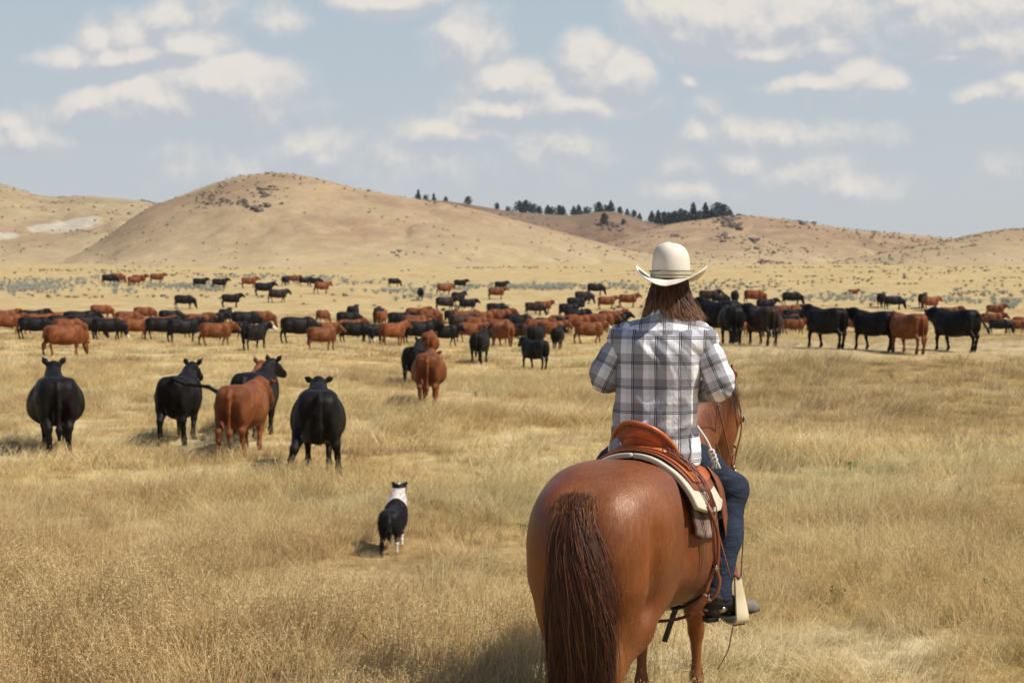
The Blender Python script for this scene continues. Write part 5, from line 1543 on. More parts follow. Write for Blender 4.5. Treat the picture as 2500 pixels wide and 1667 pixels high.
def build_bridle():
    P = np.array([0.085, 2.04, 1.60]); E = np.array([0.03, 2.28, 1.09]); f = (E - P) / np.linalg.norm(E - P); u = np.array([0, -f[2], f[1]])
    base = Hmat @ Vector(P)
    root = empty('bridle', base, -HYAW)
    tag(root, 'russet leather bridle with silver buckles on the chestnut horse and its long reins', 'bridle')
    def ob(name, v, fc, m, par=None): return mesh_obj(name, np.asarray(v) - P, fc, m, par or root)
    def strap(name, pts, wd, ref, m=M_strap, n=16, par=None):
        v, fc = tube_mesh(spline(pts, n), wd, 4, True, (1.4, .35, ref)); return ob(name, v, fc, m, par)
    for s in (-1, 1):
        X = lambda x: np.array([s * x, 0, 0])
        bit = P + f * .46 - u * .030 + X(.062)
        strap('cheek_strap', [P - f * .03 + X(.070), P + f * .08 + X(.098), P + f * .22 + X(.100), P + f * .36 - u * .005 + X(.075), bit], .0095, (0, 1, 0))
        c = P + f * .12 + X(.104); bb = Body(c - .03, c + .03, .004); bb.ell(c, (.006, .015, .015), .003); v, q = bb.mesh(1); ob('concho', v, q, M_metal)
        # curb bit shank and ring
        v, q = tube_mesh(spline([bit + f * -.02 + u * .01, bit + f * .03 - u * .012, bit + f * .08 - u * .025, bit + f * .12 - u * .02], 10), .005, 6); ob('bit_shank', v, q, M_metal)
        ring = [bit + X(.006) + np.array([0, .018 * math.cos(t), .018 * math.sin(t)]) for t in np.linspace(0, 2 * math.pi, 17)]
        v, q = tube_mesh(ring, .0035, 6, False); ob('bit_ring', v, q, M_metal)
        end = bit + f * .12 - u * .02
        hand = np.array(Hinv @ (Rmat @ Vector((.045, .35, 1.70))))
        m1 = np.array([s * .13, 1.78, 1.36])
        strap('rein', [end, end * .6 + m1 * .4 - (0, 0, .06), m1 * .9 + hand * .1, hand * .6 + m1 * .4, hand], .0055, (0, 0, 1), M_thong, 26)
    strap('crown_strap', [P + f * .0 + np.array([.080, 0, 0]), P - f * .06 + u * .0 + np.array([.05, -.03, .02]), P - f * .075 - u * .03, P - f * .06 + np.array([-.05, -.03, .02]), P + np.array([-.080, 0, 0])], .010, (0, 1, 0))
    strap('brow_band', [P + f * .06 + np.array([.094, 0, 0]), P + f * .06 + u * .085 + np.array([.06, 0, 0]), P + f * .06 + u * .105, P + f * .06 + u * .085 - np.array([.06, 0, 0]), P + f * .06 - np.array([.094, 0, 0])], .009, tuple(f))
    nb = [P + f * .36 + np.array([.072 * math.cos(t), 0, 0]) + u * .072 * math.sin(t) for t in np.linspace(0, 2 * math.pi, 21)]
    v, q = tube_mesh(nb, .008, 4, False, (1.4, .35, tuple(f))); ob('nose_band', v, q, M_strap)
    v, q = tube_mesh([P + f * .46 - u * .03 - (.065, 0, 0), P + f * .46 - u * .03 + (.065, 0, 0)], .006, 8); ob('mouthpiece', v, q, M_metal)
    # long rein tails hanging outside the rider's leg
    hz = lambda px, py, Y: np.array(Hinv @ unproj(px, py, Y))
    strap('rein_tail', [hz(1752, 985, 6.25), hz(1770, 1060, 6.32), hz(1785, 1120, 6.36), hz(1799, 1172, 6.38), hz(1812, 1235, 6.36), hz(1815, 1300, 6.33), hz(1811, 1370, 6.30), hz(1808, 1430, 6.25), hz(1800, 1490, 6.18), hz(1786, 1545, 6.12), hz(1778, 1585, 6.1), hz(1752, 1634, 6.08)], .0080, (0, 1, 0), M_thong, 50)
    strap('rein_tail', [hz(1752, 985, 6.25), hz(1748, 1030, 6.4), hz(1745, 1100, 6.6), hz(1746, 1120, 6.7)], .0048, (0, 1, 0), M_thong, 20)
    return root
bridle = build_bridle()

def build_rope():
    pts = [np.array(Rinv @ unproj(px, py, Y)) for px, py, Y in ((1702, 1040, 5.76), (1715, 1058, 5.73), (1726, 1075, 5.71), (1735, 1095, 5.70), (1741, 1112, 5.69), (1745, 1132, 5.69))]
    c0 = Rmat @ Vector(pts[0])
    root = mesh_obj('rope', *tube_mesh(spline(pts, 24) - pts[0], .0055, 8), M_rope)
    root.location = c0; root.rotation_euler = (0, 0, -RYAW)
    tag(root, 'short white cotton rope with a knotted tassel at the right hip of the rider', 'rope')
    rng = np.random.default_rng(2)
    for k, (px, py) in enumerate(((1737, 1103), (1741, 1113), (1744, 1123))):
        c = np.array(Rinv @ unproj(px, py, 5.685)) - pts[0]
        loop = [c + np.array([.012 * math.cos(t), .006 * math.sin(2 * t), .011 * math.sin(t)]) for t in np.linspace(0, 2 * math.pi, 15)]
        mesh_obj('knot', *tube_mesh(loop, .0065, 6, False), M_rope, root)
    for k in range(3):
        c = np.array(Rinv @ unproj(1745 + k * 3, 1128, 5.685)) - pts[0]
        e = c + np.array([(k - 1) * .012, 0, -.030])
        mesh_obj('tassel', *tube_mesh([c, c * .5 + e * .5 + (.002, 0, 0), e], [.006, .005, .008], 6), M_rope, root)
build_rope()

# ------------------------------------------------------------------ the dog
def build_dog():
    px = 957; Ys = np.arange(9, 14, .02)
    Y = float(Ys[np.argmin(np.abs(proj_y(ground_z((px - 1250) / F * Ys, Ys), Ys) - 1346))])
    x = (px - 1250) / F * Y; z = gz(x, Y)
    root = empty('dog', (x, Y, z), -R(2)); sz = 158 * Y / (F * .73); root.scale = (sz * .92, sz, sz)
    b = Body((-.26, -.45, -.01), (.26, .68, .72), .011)
    b.trunk([(-.36, .47, .36, .05, .5), (-.33, .50, .30, .09, .5), (-.22, .515, .26, .115, .5), (-.05, .51, .25, .115, .5), (.12, .515, .20, .130, .45), (.26, .53, .20, .120, .45), (.36, .52, .27, .085, .5)], .04)
    for s in (-1, 1):
        b.ell((s * .075, -.24, .38), (.062, .10, .13), .05)
        g = s * .07
        b.chain([(s * .085, -.22, .30, .058), (s * .085, -.20 + g * .4, .22, .038), (s * .08, -.31 + g, .15, .022), (s * .08, -.30 + g, .05, .018), (s * .08, -.27 + g, .02, .024)], .025)
        b.ell((s * .085, .26, .36), (.055, .09, .12), .05)
        b.chain([(s * .08, .26, .28, .045), (s * .08, .25 - g * .5, .20, .029), (s * .08, .27 - g, .10, .020), (s * .08, .27 - g, .05, .020), (s * .08, .30 - g, .02, .025)], .02)
    b.chain([(0, .28, .42, .12), (.01, .38, .53, .092), (.02, .43, .61, .072)], .05)
    hd = np.array([.02, .46, .64])
    b.ell(hd, (.078, .085, .068), .03); b.cone(hd + (0, .06, -.01), .042, hd + (.01, .15, -.03), .027, .03)
    for s in (-1, 1):
        b.cone(hd + (s * .060, -.02, .045), .028, hd + (s * .082, .0, .082), .018, .015, (1, .6, 1)); b.cone(hd + (s * .082, .0, .082), .016, hd + (s * .095, .03, .070), .009, .01, (1, .6, 1))
    b.chain([(0, -.36, .46, .035), (.01, -.40, .40, .032), (.015, -.415, .30, .030), (.01, -.41, .22, .018)], .03)
    V, Fc = b.mesh(1); N = vnorm(V, Fc)
    V = V + N * (.005 * fbm(V[:, 0] * 30, V[:, 1] * 18, V[:, 2] * 30, seed=4))[:, None]
    o = mesh_obj('body', V, Fc, M_dog, root)
    collar = np.clip(1 - np.abs(np.linalg.norm((V - (.0, .33, .50)) / np.array([1, .62, 1]), axis=1) - .10) / .05, 0, 1) * (V[:, 1] > .25) * (V[:, 2] > .42)
    collar = np.maximum(collar, ((V[:, 1] > .335) & (V[:, 1] < .43) & (V[:, 2] > .40) & (V[:, 2] < .66)).astype(float))
    socks = np.clip((.175 - V[:, 2]) / .03, 0, 1) * (~((V[:, 0] < 0) & (V[:, 1] < 0)))
    blaze = ((np.abs(V[:, 0] - .02) < .016) & (V[:, 1] > .42) & (V[:, 2] > .66)).astype(float)
    tan = np.clip(1 - np.abs(V[:, 2] - .20) / .035, 0, 1) * (1 - socks) * .7
    set_attr(o.data, 'white', np.clip(collar + socks + blaze, 0, 1)); set_attr(o.data, 'tan', tan)
    # fur
    rng = np.random.default_rng(6)
    pick = rng.integers(0, len(V), 9000); n = N[pick]; S = 4; t = np.linspace(0, 1, S)[None, :, None]
    m_ = V[pick, 2] > .12
    pick = pick[m_]; n = n[m_]
    d = n * .5 + np.array([0, -.75, -.45]); d /= np.linalg.norm(d, axis=1)[:, None]
    L = (.014 + .020 * (V[pick, 2] > .25))[:, None, None] * rng.uniform(.6, 1.3, len(pick))[:, None, None]
    Q = V[pick][:, None, :] + d[:, None, :] * L * t
    fo = strands('fur', Q, np.full(Q.shape[:2], .0016) * np.linspace(1, .2, S)[None, :], M_dog, o, rng)
    set_attr(fo.data, 'white', np.repeat(np.clip(collar + socks + blaze, 0, 1)[pick], S * 3)); set_attr(fo.data, 'tan', np.repeat(tan[pick], S * 3))
    global DOG
    DOG = (x, Y)
    return tag(root, 'black and white herding dog trotting through the dry grass behind the cattle', 'dog')
def b_dog(w):
    wt = w.n('ShaderNodeAttribute', {'attribute_name': 'white'}).outputs['Fac']
    tn = w.n('ShaderNodeAttribute', {'attribute_name': 'tan'}).outputs['Fac']
    c = w.mix(tn, (.010, .008, .008, 1), (.22, .12, .06, 1))
    c = w.mix(w.rng(wt, .3, .6), c, (.70, .64, .58, 1))
    return pbsdf(w, c, .6, spec=.3)
M_dog = material('dog_coat', b_dog)
build_dog()

# ------------------------------------------------------------------ vegetation
proto = bpy.data.collections.new('plant_prototypes')     # never linked to the scene: only a source for scattering

def blade_mesh(name, n, spread, hmin, hmax, wd, lean=.35, seed=0, heads=0.0, segs=4, curl=.5, mat=None, flat=False):
    rng = np.random.default_rng(seed)
    V, Fc, rnd, al = [], [], [], []
    for i in range(n):
        a = rng.uniform(0, 2 * math.pi); r = spread * math.sqrt(rng.uniform(0, 1))
        p = np.array([r * math.cos(a), r * math.sin(a), -.02])
        h = rng.uniform(hmin, hmax); da = rng.uniform(0, 2 * math.pi)
        dirv = np.array([math.cos(da), math.sin(da), 0]) * .55 + np.array([.75, .1, 0]); dirv /= np.linalg.norm(dirv)
        ln = rng.uniform(.15, 1.0) * lean; sd = np.cross(dirv, (0, 0, 1)); tw = rng.uniform(-.8, .8)
        sd = sd * math.cos(tw) + dirv * math.sin(tw)
        w0 = wd * rng.uniform(.6, 1.3); k = rng.uniform(0, 1); base = len(V)
        bend = rng.uniform(.2, 1) * curl
        for s_ in range(segs + 1):
            t = s_ / segs
            c = p + dirv * (ln * h * (t + bend * t * t)) + np.array([0, 0, h * (t - .30 * bend * t * t)])
            ww = w0 * (1 - t) ** .7 * .5 + .0003
            V += [c - sd * ww, c + sd * ww]; rnd += [k, k]; al += [t, t]
        for s_ in range(segs):
            q = base + 2 * s_; Fc.append((q, q + 1, q + 3, q + 2))
        if rng.uniform() < heads:
            for m in range(7):
                t = .68 + .30 * m / 6
                c = p + dirv * (ln * h * (t + bend * t * t)) + np.array([0, 0, h * (t - .30 * bend * t * t)]) + rng.normal(0, .006 + wd, 3)
                e = np.array([rng.normal(), rng.normal(), rng.normal() - .5]); e /= np.linalg.norm(e); e2 = np.cross(e, rng.normal(0, 1, 3)); e2 /= np.linalg.norm(e2)
                L, W = .007 + wd * 1.0, .0013 + wd * .25; b0 = len(V)
                V += [c - e * L, c + e2 * W, c + e * L, c - e2 * W]; rnd += [k] * 4; al += [1.3] * 4
                Fc.append((b0, b0 + 1, b0 + 2, b0 + 3))
    o = mesh_obj(name, np.array(V), np.array(Fc), mat, link=False)
    set_attr(o.data, 'rnd', rnd); set_attr(o.data, 'along', al)
    return o
def leafy_mesh(name, n, rad, hgt, leaf, seed, mat, stems=6):
    """small shrub or weed: stems with leaf-sized faces around them"""
    rng = np.random.default_rng(seed)
    V, Fc, rnd, al = [], [], [], []
    for i in range(n):
        a = rng.uniform(0, 2 * math.pi); t = rng.uniform(.05, 1) ** .8; k = int(rng.uniform(0, stems)); ka = k / stems * 6.28 + .5 * math.sin(k * 7)
        r = rad * (.25 + .75 * t) * rng.uniform(.2, 1)
        c = np.array([r * (.6 * math.cos(ka) + .5 * math.cos(a)), r * (.6 * math.sin(ka) + .5 * math.sin(a)), hgt * t * (.85 + .15 * math.sin(k * 3))])
        e = np.array([rng.normal(), rng.normal(), rng.normal() * .7 + .7]); e /= np.linalg.norm(e); e2 = np.cross(e, rng.normal(0, 1, 3)); e2 /= np.linalg.norm(e2)
        L = leaf * rng.uniform(.6, 1.3); W = L * .4; b0 = len(V)
        V += [c - e * L, c + e2 * W, c + e * L, c - e2 * W]; q = rng.uniform(); rnd += [q] * 4; al += [t] * 4; Fc.append((b0, b0 + 1, b0 + 2, b0 + 3))
    for k in range(stems):
        ka = k / stems * 6.28 + .5 * math.sin(k * 7); e = np.array([rad * .6 * math.cos(ka), rad * .6 * math.sin(ka), hgt * .9]); b0 = len(V); ww = leaf * .12
        V += [np.array([-ww, 0, -.02]), np.array([ww, 0, -.02]), e + (ww * .4, 0, 0), e - (ww * .4, 0, 0)]; rnd += [.1] * 4; al += [0, 0, 1, 1]; Fc.append((b0, b0 + 1, b0 + 2, b0 + 3))
    o = mesh_obj(name, np.array(V), np.array(Fc), mat, link=False, smooth=False)
    set_attr(o.data, 'rnd', rnd); set_attr(o.data, 'along', al)
    return o

def patch_col(w, pos):
    """ground-plan of the meadow's colours, shared by the blades and the soil between them"""
    x, y, z = w.sep(pos)
    p2 = w.comb(w.m('MULTIPLY', x, .55), y, 0.0)
    big = w.noise(p2, .16, 4, .6); mid = w.noise(w.v('ADD', p2, (31, 7, 0)), .55, 5, .62); sm = w.noise(pos, 2.2, 4, .6)
    c = w.ramp(big, [(.30, (.42, .27, .125)), (.42, (.55, .39, .165)), (.50, (.66, .52, .25)), (.58, (.58, .42, .17)), (.70, (.43, .28, .13))])
    c = w.mix(w.rng(mid, .52, .64, 0, .85), c, (.74, .63, .39, 1))
    c = w.mix(w.rng(mid, .46, .34, 0, .75), c, (.35, .225, .12, 1))
    c = w.mix(w.rng(sm, .5, .72, 0, .35), c, (.58, .41, .18, 1))
    gn = w.noise(w.v('ADD', p2, (7, 51, 0)), .30, 4, .6)
    c = w.mix(w.rng(gn, .53, .66, 0, .6), c, (.42, .41, .22, 1))
    # brown and green bank on the right, pale trampled flat above it, brown seeding grass close by
    bank = w.m('MULTIPLY', w.rng(w.m('SUBTRACT', x, w.m('MULTIPLY', y, .13)), 0, 3), w.m('MULTIPLY', w.rng(y, 21, 24.5), w.rng(y, 31, 34, 1, 0)))
    c = w.mix(w.m('MULTIPLY', bank, .65), c, (.31, .205, .085, 1))
    flat = w.m('MULTIPLY', w.rng(w.m('SUBTRACT', x, w.m('MULTIPLY', y, .06)), 0, 4), w.m('MULTIPLY', w.rng(y, 32, 35), w.rng(y, 46, 54, 1, 0)))
    c = w.mix(w.m('MULTIPLY', flat, .8), c, (.58, .46, .27, 1))
    near = w.m('MULTIPLY', w.rng(y, 14.5, 11.0), w.rng(x, 1.4, -1.0))
    c = w.mix(w.m('MULTIPLY', near, .5), c, (.45, .29, .135, 1))
    far = w.m('MULTIPLY', w.rng(y, 80, 130), w.rng(mid, .35, .6, .1, .6))
    c = w.mix(far, c, (.50, .385, .21, 1))
    return c
def b_blade(w):
    pos = w.n('ShaderNodeNewGeometry').outputs['Position']
    c = patch_col(w, pos)
    r = w.n('ShaderNodeAttribute', {'attribute_name': 'rnd'}).outputs['Fac']
    a = w.n('ShaderNodeAttribute', {'attribute_name': 'along'}).outputs['Fac']
    oi = w.n('ShaderNodeObjectInfo').outputs['Random']
    k = w.m('FRACT', w.m('ADD', r, oi))
    c = w.mix(w.rng(k, .50, 1.0, 0, .8), c, (.88, .75, .43, 1))
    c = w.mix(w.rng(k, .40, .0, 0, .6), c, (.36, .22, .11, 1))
    c = w.mix(w.rng(a, .45, .0, 0, .6), c, (.23, .165, .075, 1))  # browner stem bases, deepened to paint the shade low in the grass
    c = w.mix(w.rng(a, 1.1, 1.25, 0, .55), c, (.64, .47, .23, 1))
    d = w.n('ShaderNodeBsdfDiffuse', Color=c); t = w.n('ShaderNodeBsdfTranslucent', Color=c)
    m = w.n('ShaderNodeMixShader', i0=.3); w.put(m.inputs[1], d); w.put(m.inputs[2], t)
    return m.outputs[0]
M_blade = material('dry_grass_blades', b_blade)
def b_leaf(c1, c2, tr=.2):
    def f(w):
        r = w.n('ShaderNodeAttribute', {'attribute_name': 'rnd'}).outputs['Fac']
        oi = w.n('ShaderNodeObjectInfo').outputs['Random']
        c = w.mix(w.m('FRACT', w.m('ADD', r, oi)), c1, c2)
        d = w.n('ShaderNodeBsdfDiffuse', Color=c); t = w.n('ShaderNodeBsdfTranslucent', Color=c)
        m = w.n('ShaderNodeMixShader', i0=tr); w.put(m.inputs[1], d); w.put(m.inputs[2], t)
        return m.outputs[0]
    return f
M_weed = material('green_weed_leaves', b_leaf((.055, .095, .030, 1), (.16, .20, .075, 1)))
M_sage = material('grey_sage_leaves', b_leaf((.31, .325, .27, 1), (.50, .49, .41, 1), .35))
M_scrub = material('dark_scrub', b_leaf((.12, .098, .072, 1), (.25, .205, .14, 1), .3))
# the soil takes the same plan of colours, a little darker between the stems
def b_ground2(w):
    pos = w.n('ShaderNodeNewGeometry').outputs['Position']
    c = patch_col(w, pos)
    fine = w.noise(pos, 5.0, 7, .75); f2 = w.noise(w.v('MULTIPLY', pos, (1, 1, 1)), .8, 6, .7)
    c = w.mix(w.rng(fine, .40, .66, .55, 0), c, w.mix(1.0, c, (.55, .50, .45, 1), 'MULTIPLY'))
    c = w.mix(w.rng(f2, .40, .62, .35, 0), c, w.mix(1.0, c, (.6, .55, .5, 1), 'MULTIPLY'))
    return pbsdf(w, c, .95, fine, .8, .08, spec=.05)
M_g2 = material('meadow_soil', b_ground2)
ground.data.materials.clear(); ground.data.materials.append(M_g2)

def scatter(name, label, cat, pts, rotz, scl, idx, protos, tilt=None):
    cname = name + '_source'
    pc = bpy.data.collections.new(cname)
    for k, p in enumerate(protos):
        p.name = f'{cname}_{chr(97 + k)}'; pc.objects.link(p)
    me = bpy.data.meshes.new(name); me.vertices.add(len(pts)); me.vertices.foreach_set('co', np.asarray(pts, np.float32).ravel())
    set_attr(me, 'rotz', rotz); set_attr(me, 'scl', scl)
    ia = me.attributes.new('idx', 'INT', 'POINT'); ia.data.foreach_set('value', np.asarray(idx, np.int32))
    o = bpy.data.objects.new(name, me); COL.objects.link(o)
    ng = bpy.data.node_groups.new(name, 'GeometryNodeTree')
    ng.interface.new_socket('Geometry', in_out='INPUT', socket_type='NodeSocketGeometry')
    ng.interface.new_socket('Geometry', in_out='OUTPUT', socket_type='NodeSocketGeometry')
    gi = ng.nodes.new('NodeGroupInput'); go = ng.nodes.new('NodeGroupOutput')
    inst = ng.nodes.new('GeometryNodeInstanceOnPoints')
    ci = ng.nodes.new('GeometryNodeCollectionInfo'); ci.inputs['Collection'].default_value = pc
    ci.inputs['Separate Children'].default_value = True; ci.inputs['Reset Children'].default_value = True
    def at(nm, ty):
        n = ng.nodes.new('GeometryNodeInputNamedAttribute'); n.data_type = ty; n.inputs[0].default_value = nm; return n.outputs[0]
    cx = ng.nodes.new('ShaderNodeCombineXYZ'); ng.links.new(at('rotz', 'FLOAT'), cx.inputs[2])
    L = ng.links.new
    m2p = ng.nodes.new('GeometryNodeMeshToPoints')
    L(gi.outputs[0], m2p.inputs[0]); L(m2p.outputs[0], inst.inputs['Points']); L(ci.outputs[0], inst.inputs['Instance'])
    inst.inputs['Pick Instance'].default_value = True
    L(at('idx', 'INT'), inst.inputs['Instance Index'])
    L(cx.outputs[0], inst.inputs['Rotation']); L(at('scl', 'FLOAT'), inst.inputs['Scale'])
    L(inst.outputs[0], go.inputs[0])
    md = o.modifiers.new('scatter', 'NODES'); md.node_group = ng
    return tag(o, label, cat, None, 'stuff')

def field_points(rng, y0, y1, dens, margin=.50):
    area_n = int(dens * margin * (y1 ** 2 - y0 ** 2))     # dens per square metre of the wedge in view
    y = np.sqrt(rng.uniform(y0 ** 2, y1 ** 2, area_n)); x = rng.uniform(-margin, margin, area_n) * y
    return x, y
def build_grass():
    rng = np.random.default_rng(11)
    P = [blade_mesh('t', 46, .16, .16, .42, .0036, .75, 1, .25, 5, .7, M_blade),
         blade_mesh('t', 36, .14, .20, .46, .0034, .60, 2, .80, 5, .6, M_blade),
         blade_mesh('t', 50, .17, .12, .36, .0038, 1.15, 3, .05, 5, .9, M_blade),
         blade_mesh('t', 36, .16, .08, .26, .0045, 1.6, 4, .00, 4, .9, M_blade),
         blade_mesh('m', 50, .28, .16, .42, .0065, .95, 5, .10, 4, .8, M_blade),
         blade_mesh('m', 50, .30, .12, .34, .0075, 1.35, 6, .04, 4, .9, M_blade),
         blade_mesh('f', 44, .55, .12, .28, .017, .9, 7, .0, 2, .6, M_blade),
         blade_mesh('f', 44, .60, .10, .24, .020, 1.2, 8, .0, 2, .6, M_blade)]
    X, Y, S, I = [], [], [], []
    for y0, y1, dens, ids, mg in ((2.5, 16, 40, (0, 1, 2, 3), .72), (16, 42, 10, (4, 5), .66), (42, 110, 1.7, (6, 7), .62)):
        x, y = field_points(rng, y0, y1, dens, mg)
        hgt = .95 + .35 * vnoise(x / 2.1, y / 2.6, 0, 5) + .25 * vnoise(x / .7, y / .7, 0, 6)
        keep = rng.uniform(0, 1, len(x)) < np.clip(.95 + .5 * vnoise(x / 1.1, y / 1.3, 0, 7) + .5 * vnoise(x / .4, y / .4, 0, 77), .45, 1)
        keep |= (y < 13) & (x > .2)
        flat = (x - .06 * y > 2) & (y > 33) & (y < 50)
        keep &= ~(flat & (rng.uniform(0, 1, len(x)) < .6)); hgt = np.where(flat, hgt * .55, hgt)
        x, y, hgt = x[keep], y[keep], hgt[keep]
        kind = vnoise(x / 1.7, y / 2.2, 0, 8) + rng.normal(0, .35, len(x))
        if len(ids) == 4: idx = np.where(kind > .35, ids[1], np.where(kind > -.05, ids[0], np.where((kind > -.45) | (rng.uniform(0, 1, len(x)) < .55), ids[2], ids[3])))
        else: idx = np.where(kind > 0, ids[0], ids[1])
        X.append(x); Y.append(y); S.append(hgt); I.append(idx)
    X, Y, S, I = [np.concatenate(a) for a in (X, Y, S, I)]
    Z = ground_z(X, Y)
    dg = (np.abs(X - DOG[0]) < .40) & (Y > DOG[1] - 1.3) & (Y < DOG[1] + .5); S = np.where(dg, S * .42, S)
    wind = .6 * vnoise(X / 3, Y / 4, 0, 12)
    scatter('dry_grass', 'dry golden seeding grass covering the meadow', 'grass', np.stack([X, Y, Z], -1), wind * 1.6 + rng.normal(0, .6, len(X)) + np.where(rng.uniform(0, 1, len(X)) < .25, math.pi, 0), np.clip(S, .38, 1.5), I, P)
build_grass()
def hill_pts(rng, key, n, t0, t1, c0=None, c1=None, mask=None):
    cols, ts, Xh, Yh, Zh = HILLS[key]
    out = []
    c0 = c0 if c0 is not None else cols[0]; c1 = c1 if c1 is not None else cols[-1]
    while len(out) < n:
        c = rng.uniform(c0, c1); t = rng.uniform(t0, t1)
        i = int(np.searchsorted(ts, t)) - 1; j = int((c - cols[0]) / 7)
        if not (0 <= i < len(ts) - 1 and 0 <= j < len(cols) - 1): continue
        u = (t - ts[i]) / (ts[i + 1] - ts[i]); v = (c - cols[0]) / 7 - j
        f = lambda A: (A[i, j] * (1 - u) + A[i + 1, j] * u) * (1 - v) + (A[i, j + 1] * (1 - u) + A[i + 1, j + 1] * u) * v
        p = (float(f(Xh)), float(f(Yh)), float(f(Zh)))
        if p[2] < gz(p[0], p[1]) - .05: continue
        if mask is not None and rng.uniform() > mask(p[0], p[1], c, t): continue
        out.append(p)
    return np.array(out)
def build_scrub():
    rng = np.random.default_rng(21)
    W = [leafy_mesh('w', 90, .10, .22, .016, 1, M_weed), leafy_mesh('w', 60, .07, .16, .014, 2, M_weed, 4), leafy_mesh('w', 130, .12, .20, .016, 3, M_weed, 5)]
    x, y = field_points(rng, 8.5, 17, 2.6)
    k = (vnoise(x / 1.6, y / 1.4, 0, 31) > .05) & ((x > -.6) | (rng.uniform(0, 1, len(x)) < .35)); x, y = x[k], y[k]
    x2, y2 = field_points(rng, 23, 34, .16); k2 = (vnoise(x2 / 3, y2 / 3, 0, 33) > .1) & (x2 > -1); x2, y2 = x2[k2], y2[k2]
    n1 = len(x); x = np.concatenate([x, x2]); y = np.concatenate([y, y2])
    s = np.concatenate([rng.uniform(.4, .85, n1), rng.uniform(.6, 1.1, len(x2))])
    scatter('green_weeds', 'small green weeds scattered through the dry grass', 'weeds', np.stack([x, y, ground_z(x, y)], -1), rng.uniform(0, 6.28, len(x)), s, rng.integers(0, 3, len(x)), W)
    # sagebrush drifts beyond the herd
    G = [leafy_mesh('s', 260, .62, .52, .060, 4, M_sage, 8), leafy_mesh('s', 220, .50, .42, .055, 5, M_sage, 7)]
    pts = []
    for cx, fy, wd, hy, n in ((70, 700, 120, 14, 330), (200, 686, 70, 7, 60), (300, 712, 50, 5, 30), (280, 698, 22, 3, 22), (440, 700, 95, 6, 150), (510, 708, 50, 4, 45), (700, 685, 80, 5, 40), (790, 682, 40, 4, 30), (980, 712, 90, 6, 70), (1100, 700, 80, 5, 70), (1265, 702, 110, 6, 150), (1370, 703, 70, 6, 110),
                              (1130, 708, 25, 4, 25), (1480, 702, 60, 6, 70), (1545, 705, 40, 6, 40), (1780, 705, 120, 8, 60), (2050, 728, 130, 7, 90), (2160, 735, 60, 5, 40), (2340, 735, 120, 8, 60), (2460, 745, 40, 8, 40), (1030, 728, 60, 5, 40), (880, 690, 120, 6, 50), (620, 676, 140, 5, 70), (2400, 715, 90, 8, 40)):
        for _ in range(int(n * .72)):
            px = cx + rng.normal(0, wd * .5); py = fy + rng.normal(0, hy * .6)
            Ys = np.arange(90, 262, 1.0); ys = proj_y(ground_z((px - 1250) / F * Ys, Ys), Ys)
            i = int(np.argmin(np.abs(ys - py))); Y = Ys[i] + rng.uniform(-.5, .5); pts.append(((px - 1250) / F * Y, Y))
    pts = np.array(pts); z = ground_z(pts[:, 0], pts[:, 1])
    scatter('sagebrush', 'blue grey sagebrush growing in drifts beyond the herd', 'sagebrush', np.column_stack([pts, z]), rng.uniform(0, 6.28, len(pts)), rng.uniform(.45, 1.25, len(pts)), rng.integers(0, 2, len(pts)), G)
    # dark low scrub dotted over flats and slopes
    D = [leafy_mesh('d', 110, .55, .40, .085, 6, M_scrub, 6), leafy_mesh('d', 90, .8, .30, .085, 7, M_scrub, 6)]
    allp = []
    x = rng.uniform(-125, 125, 9000); y = rng.uniform(125, 262, 9000)
    dn = vnoise(x / 26, y / 9, 0, 41) + .5 * vnoise(x / 7, y / 4, 0, 42)
    k = (dn > .48 - .30 * np.clip((y - 170) / 80, 0, 1)) & (rng.uniform(0, 1, len(x)) < .60)
    allp.append(np.column_stack([x[k], y[k], ground_z(x[k], y[k])]))
    nz = lambda X_, Y_, c, t: 1.0 if vnoise(X_ / 14, Y_ / 16, 0, 43) + .4 * vnoise(X_ / 4, Y_ / 5, 0, 44) > .30 else .12
    for key, n, t0, t1, c0, c1 in (('A', 420, .1, 1, 0, 640), ('B', 330, .05, 1, 200, 1700), ('B', 160, .55, .98, 480, 740), ('D', 560, .05, 1, 1500, 2400), ('E', 280, .02, .95, 1950, 2620), ('F', 120, .1, 1, 1600, 2000), ('C', 380, .3, 1, 1100, 1900)):
        allp.append(hill_pts(rng, key, n, t0, t1, c0, c1, nz))
    A = np.concatenate(allp)
    dist = A[:, 1]
    scatter('low_scrub', 'dark low brush dotted over the flats and hillsides', 'brush', A, rng.uniform(0, 6.28, len(A)), rng.uniform(.35, 1.15, len(A)) * np.clip(dist / 300, .8, 1.7), rng.integers(0, 2, len(A)), D)
build_scrub()

# ------------------------------------------------------------------ rocks
def b_rock(w):
    pos = w.n('ShaderNodeTexCoord').outputs['Object']
    n = w.noise(pos, .8, 6, .7)
    c = w.mix(w.rng(n, .3, .7), (.075, .060, .052, 1), (.20, .155, .125, 1))
    return pbsdf(w, c, .9, n, .8, .15, spec=.2)
M_rock = material('dark_red_rock', b_rock)
M_pale = material('pale_clay_bank', lambda w: pbsdf(w, w.mix(w.rng(w.noise(w.n('ShaderNodeTexCoord').outputs['Object'], .3, 6, .7), .3, .7), (.46, .40, .30, 1), (.62, .56, .46, 1)), .95, spec=.05))
def on_hill(key, px, py):
    """point of that hill seen at the photo pixel (nearest surface)"""
    cols, ts, Xh, Yh, Zh = HILLS[key]
    j = int(np.clip((px - cols[0]) / 7, 0, len(cols) - 1)); n = int(np.argmax(ts >= 1)) + 1
    sy = proj_y(Zh[:n, j], Yh[:n, j]); i = int(np.argmin(np.abs(sy - py)))
    return float(Xh[i, j]) + ((px - cols[j]) / F) * float(Yh[i, j]), float(Yh[i, j]), float(Zh[i, j])
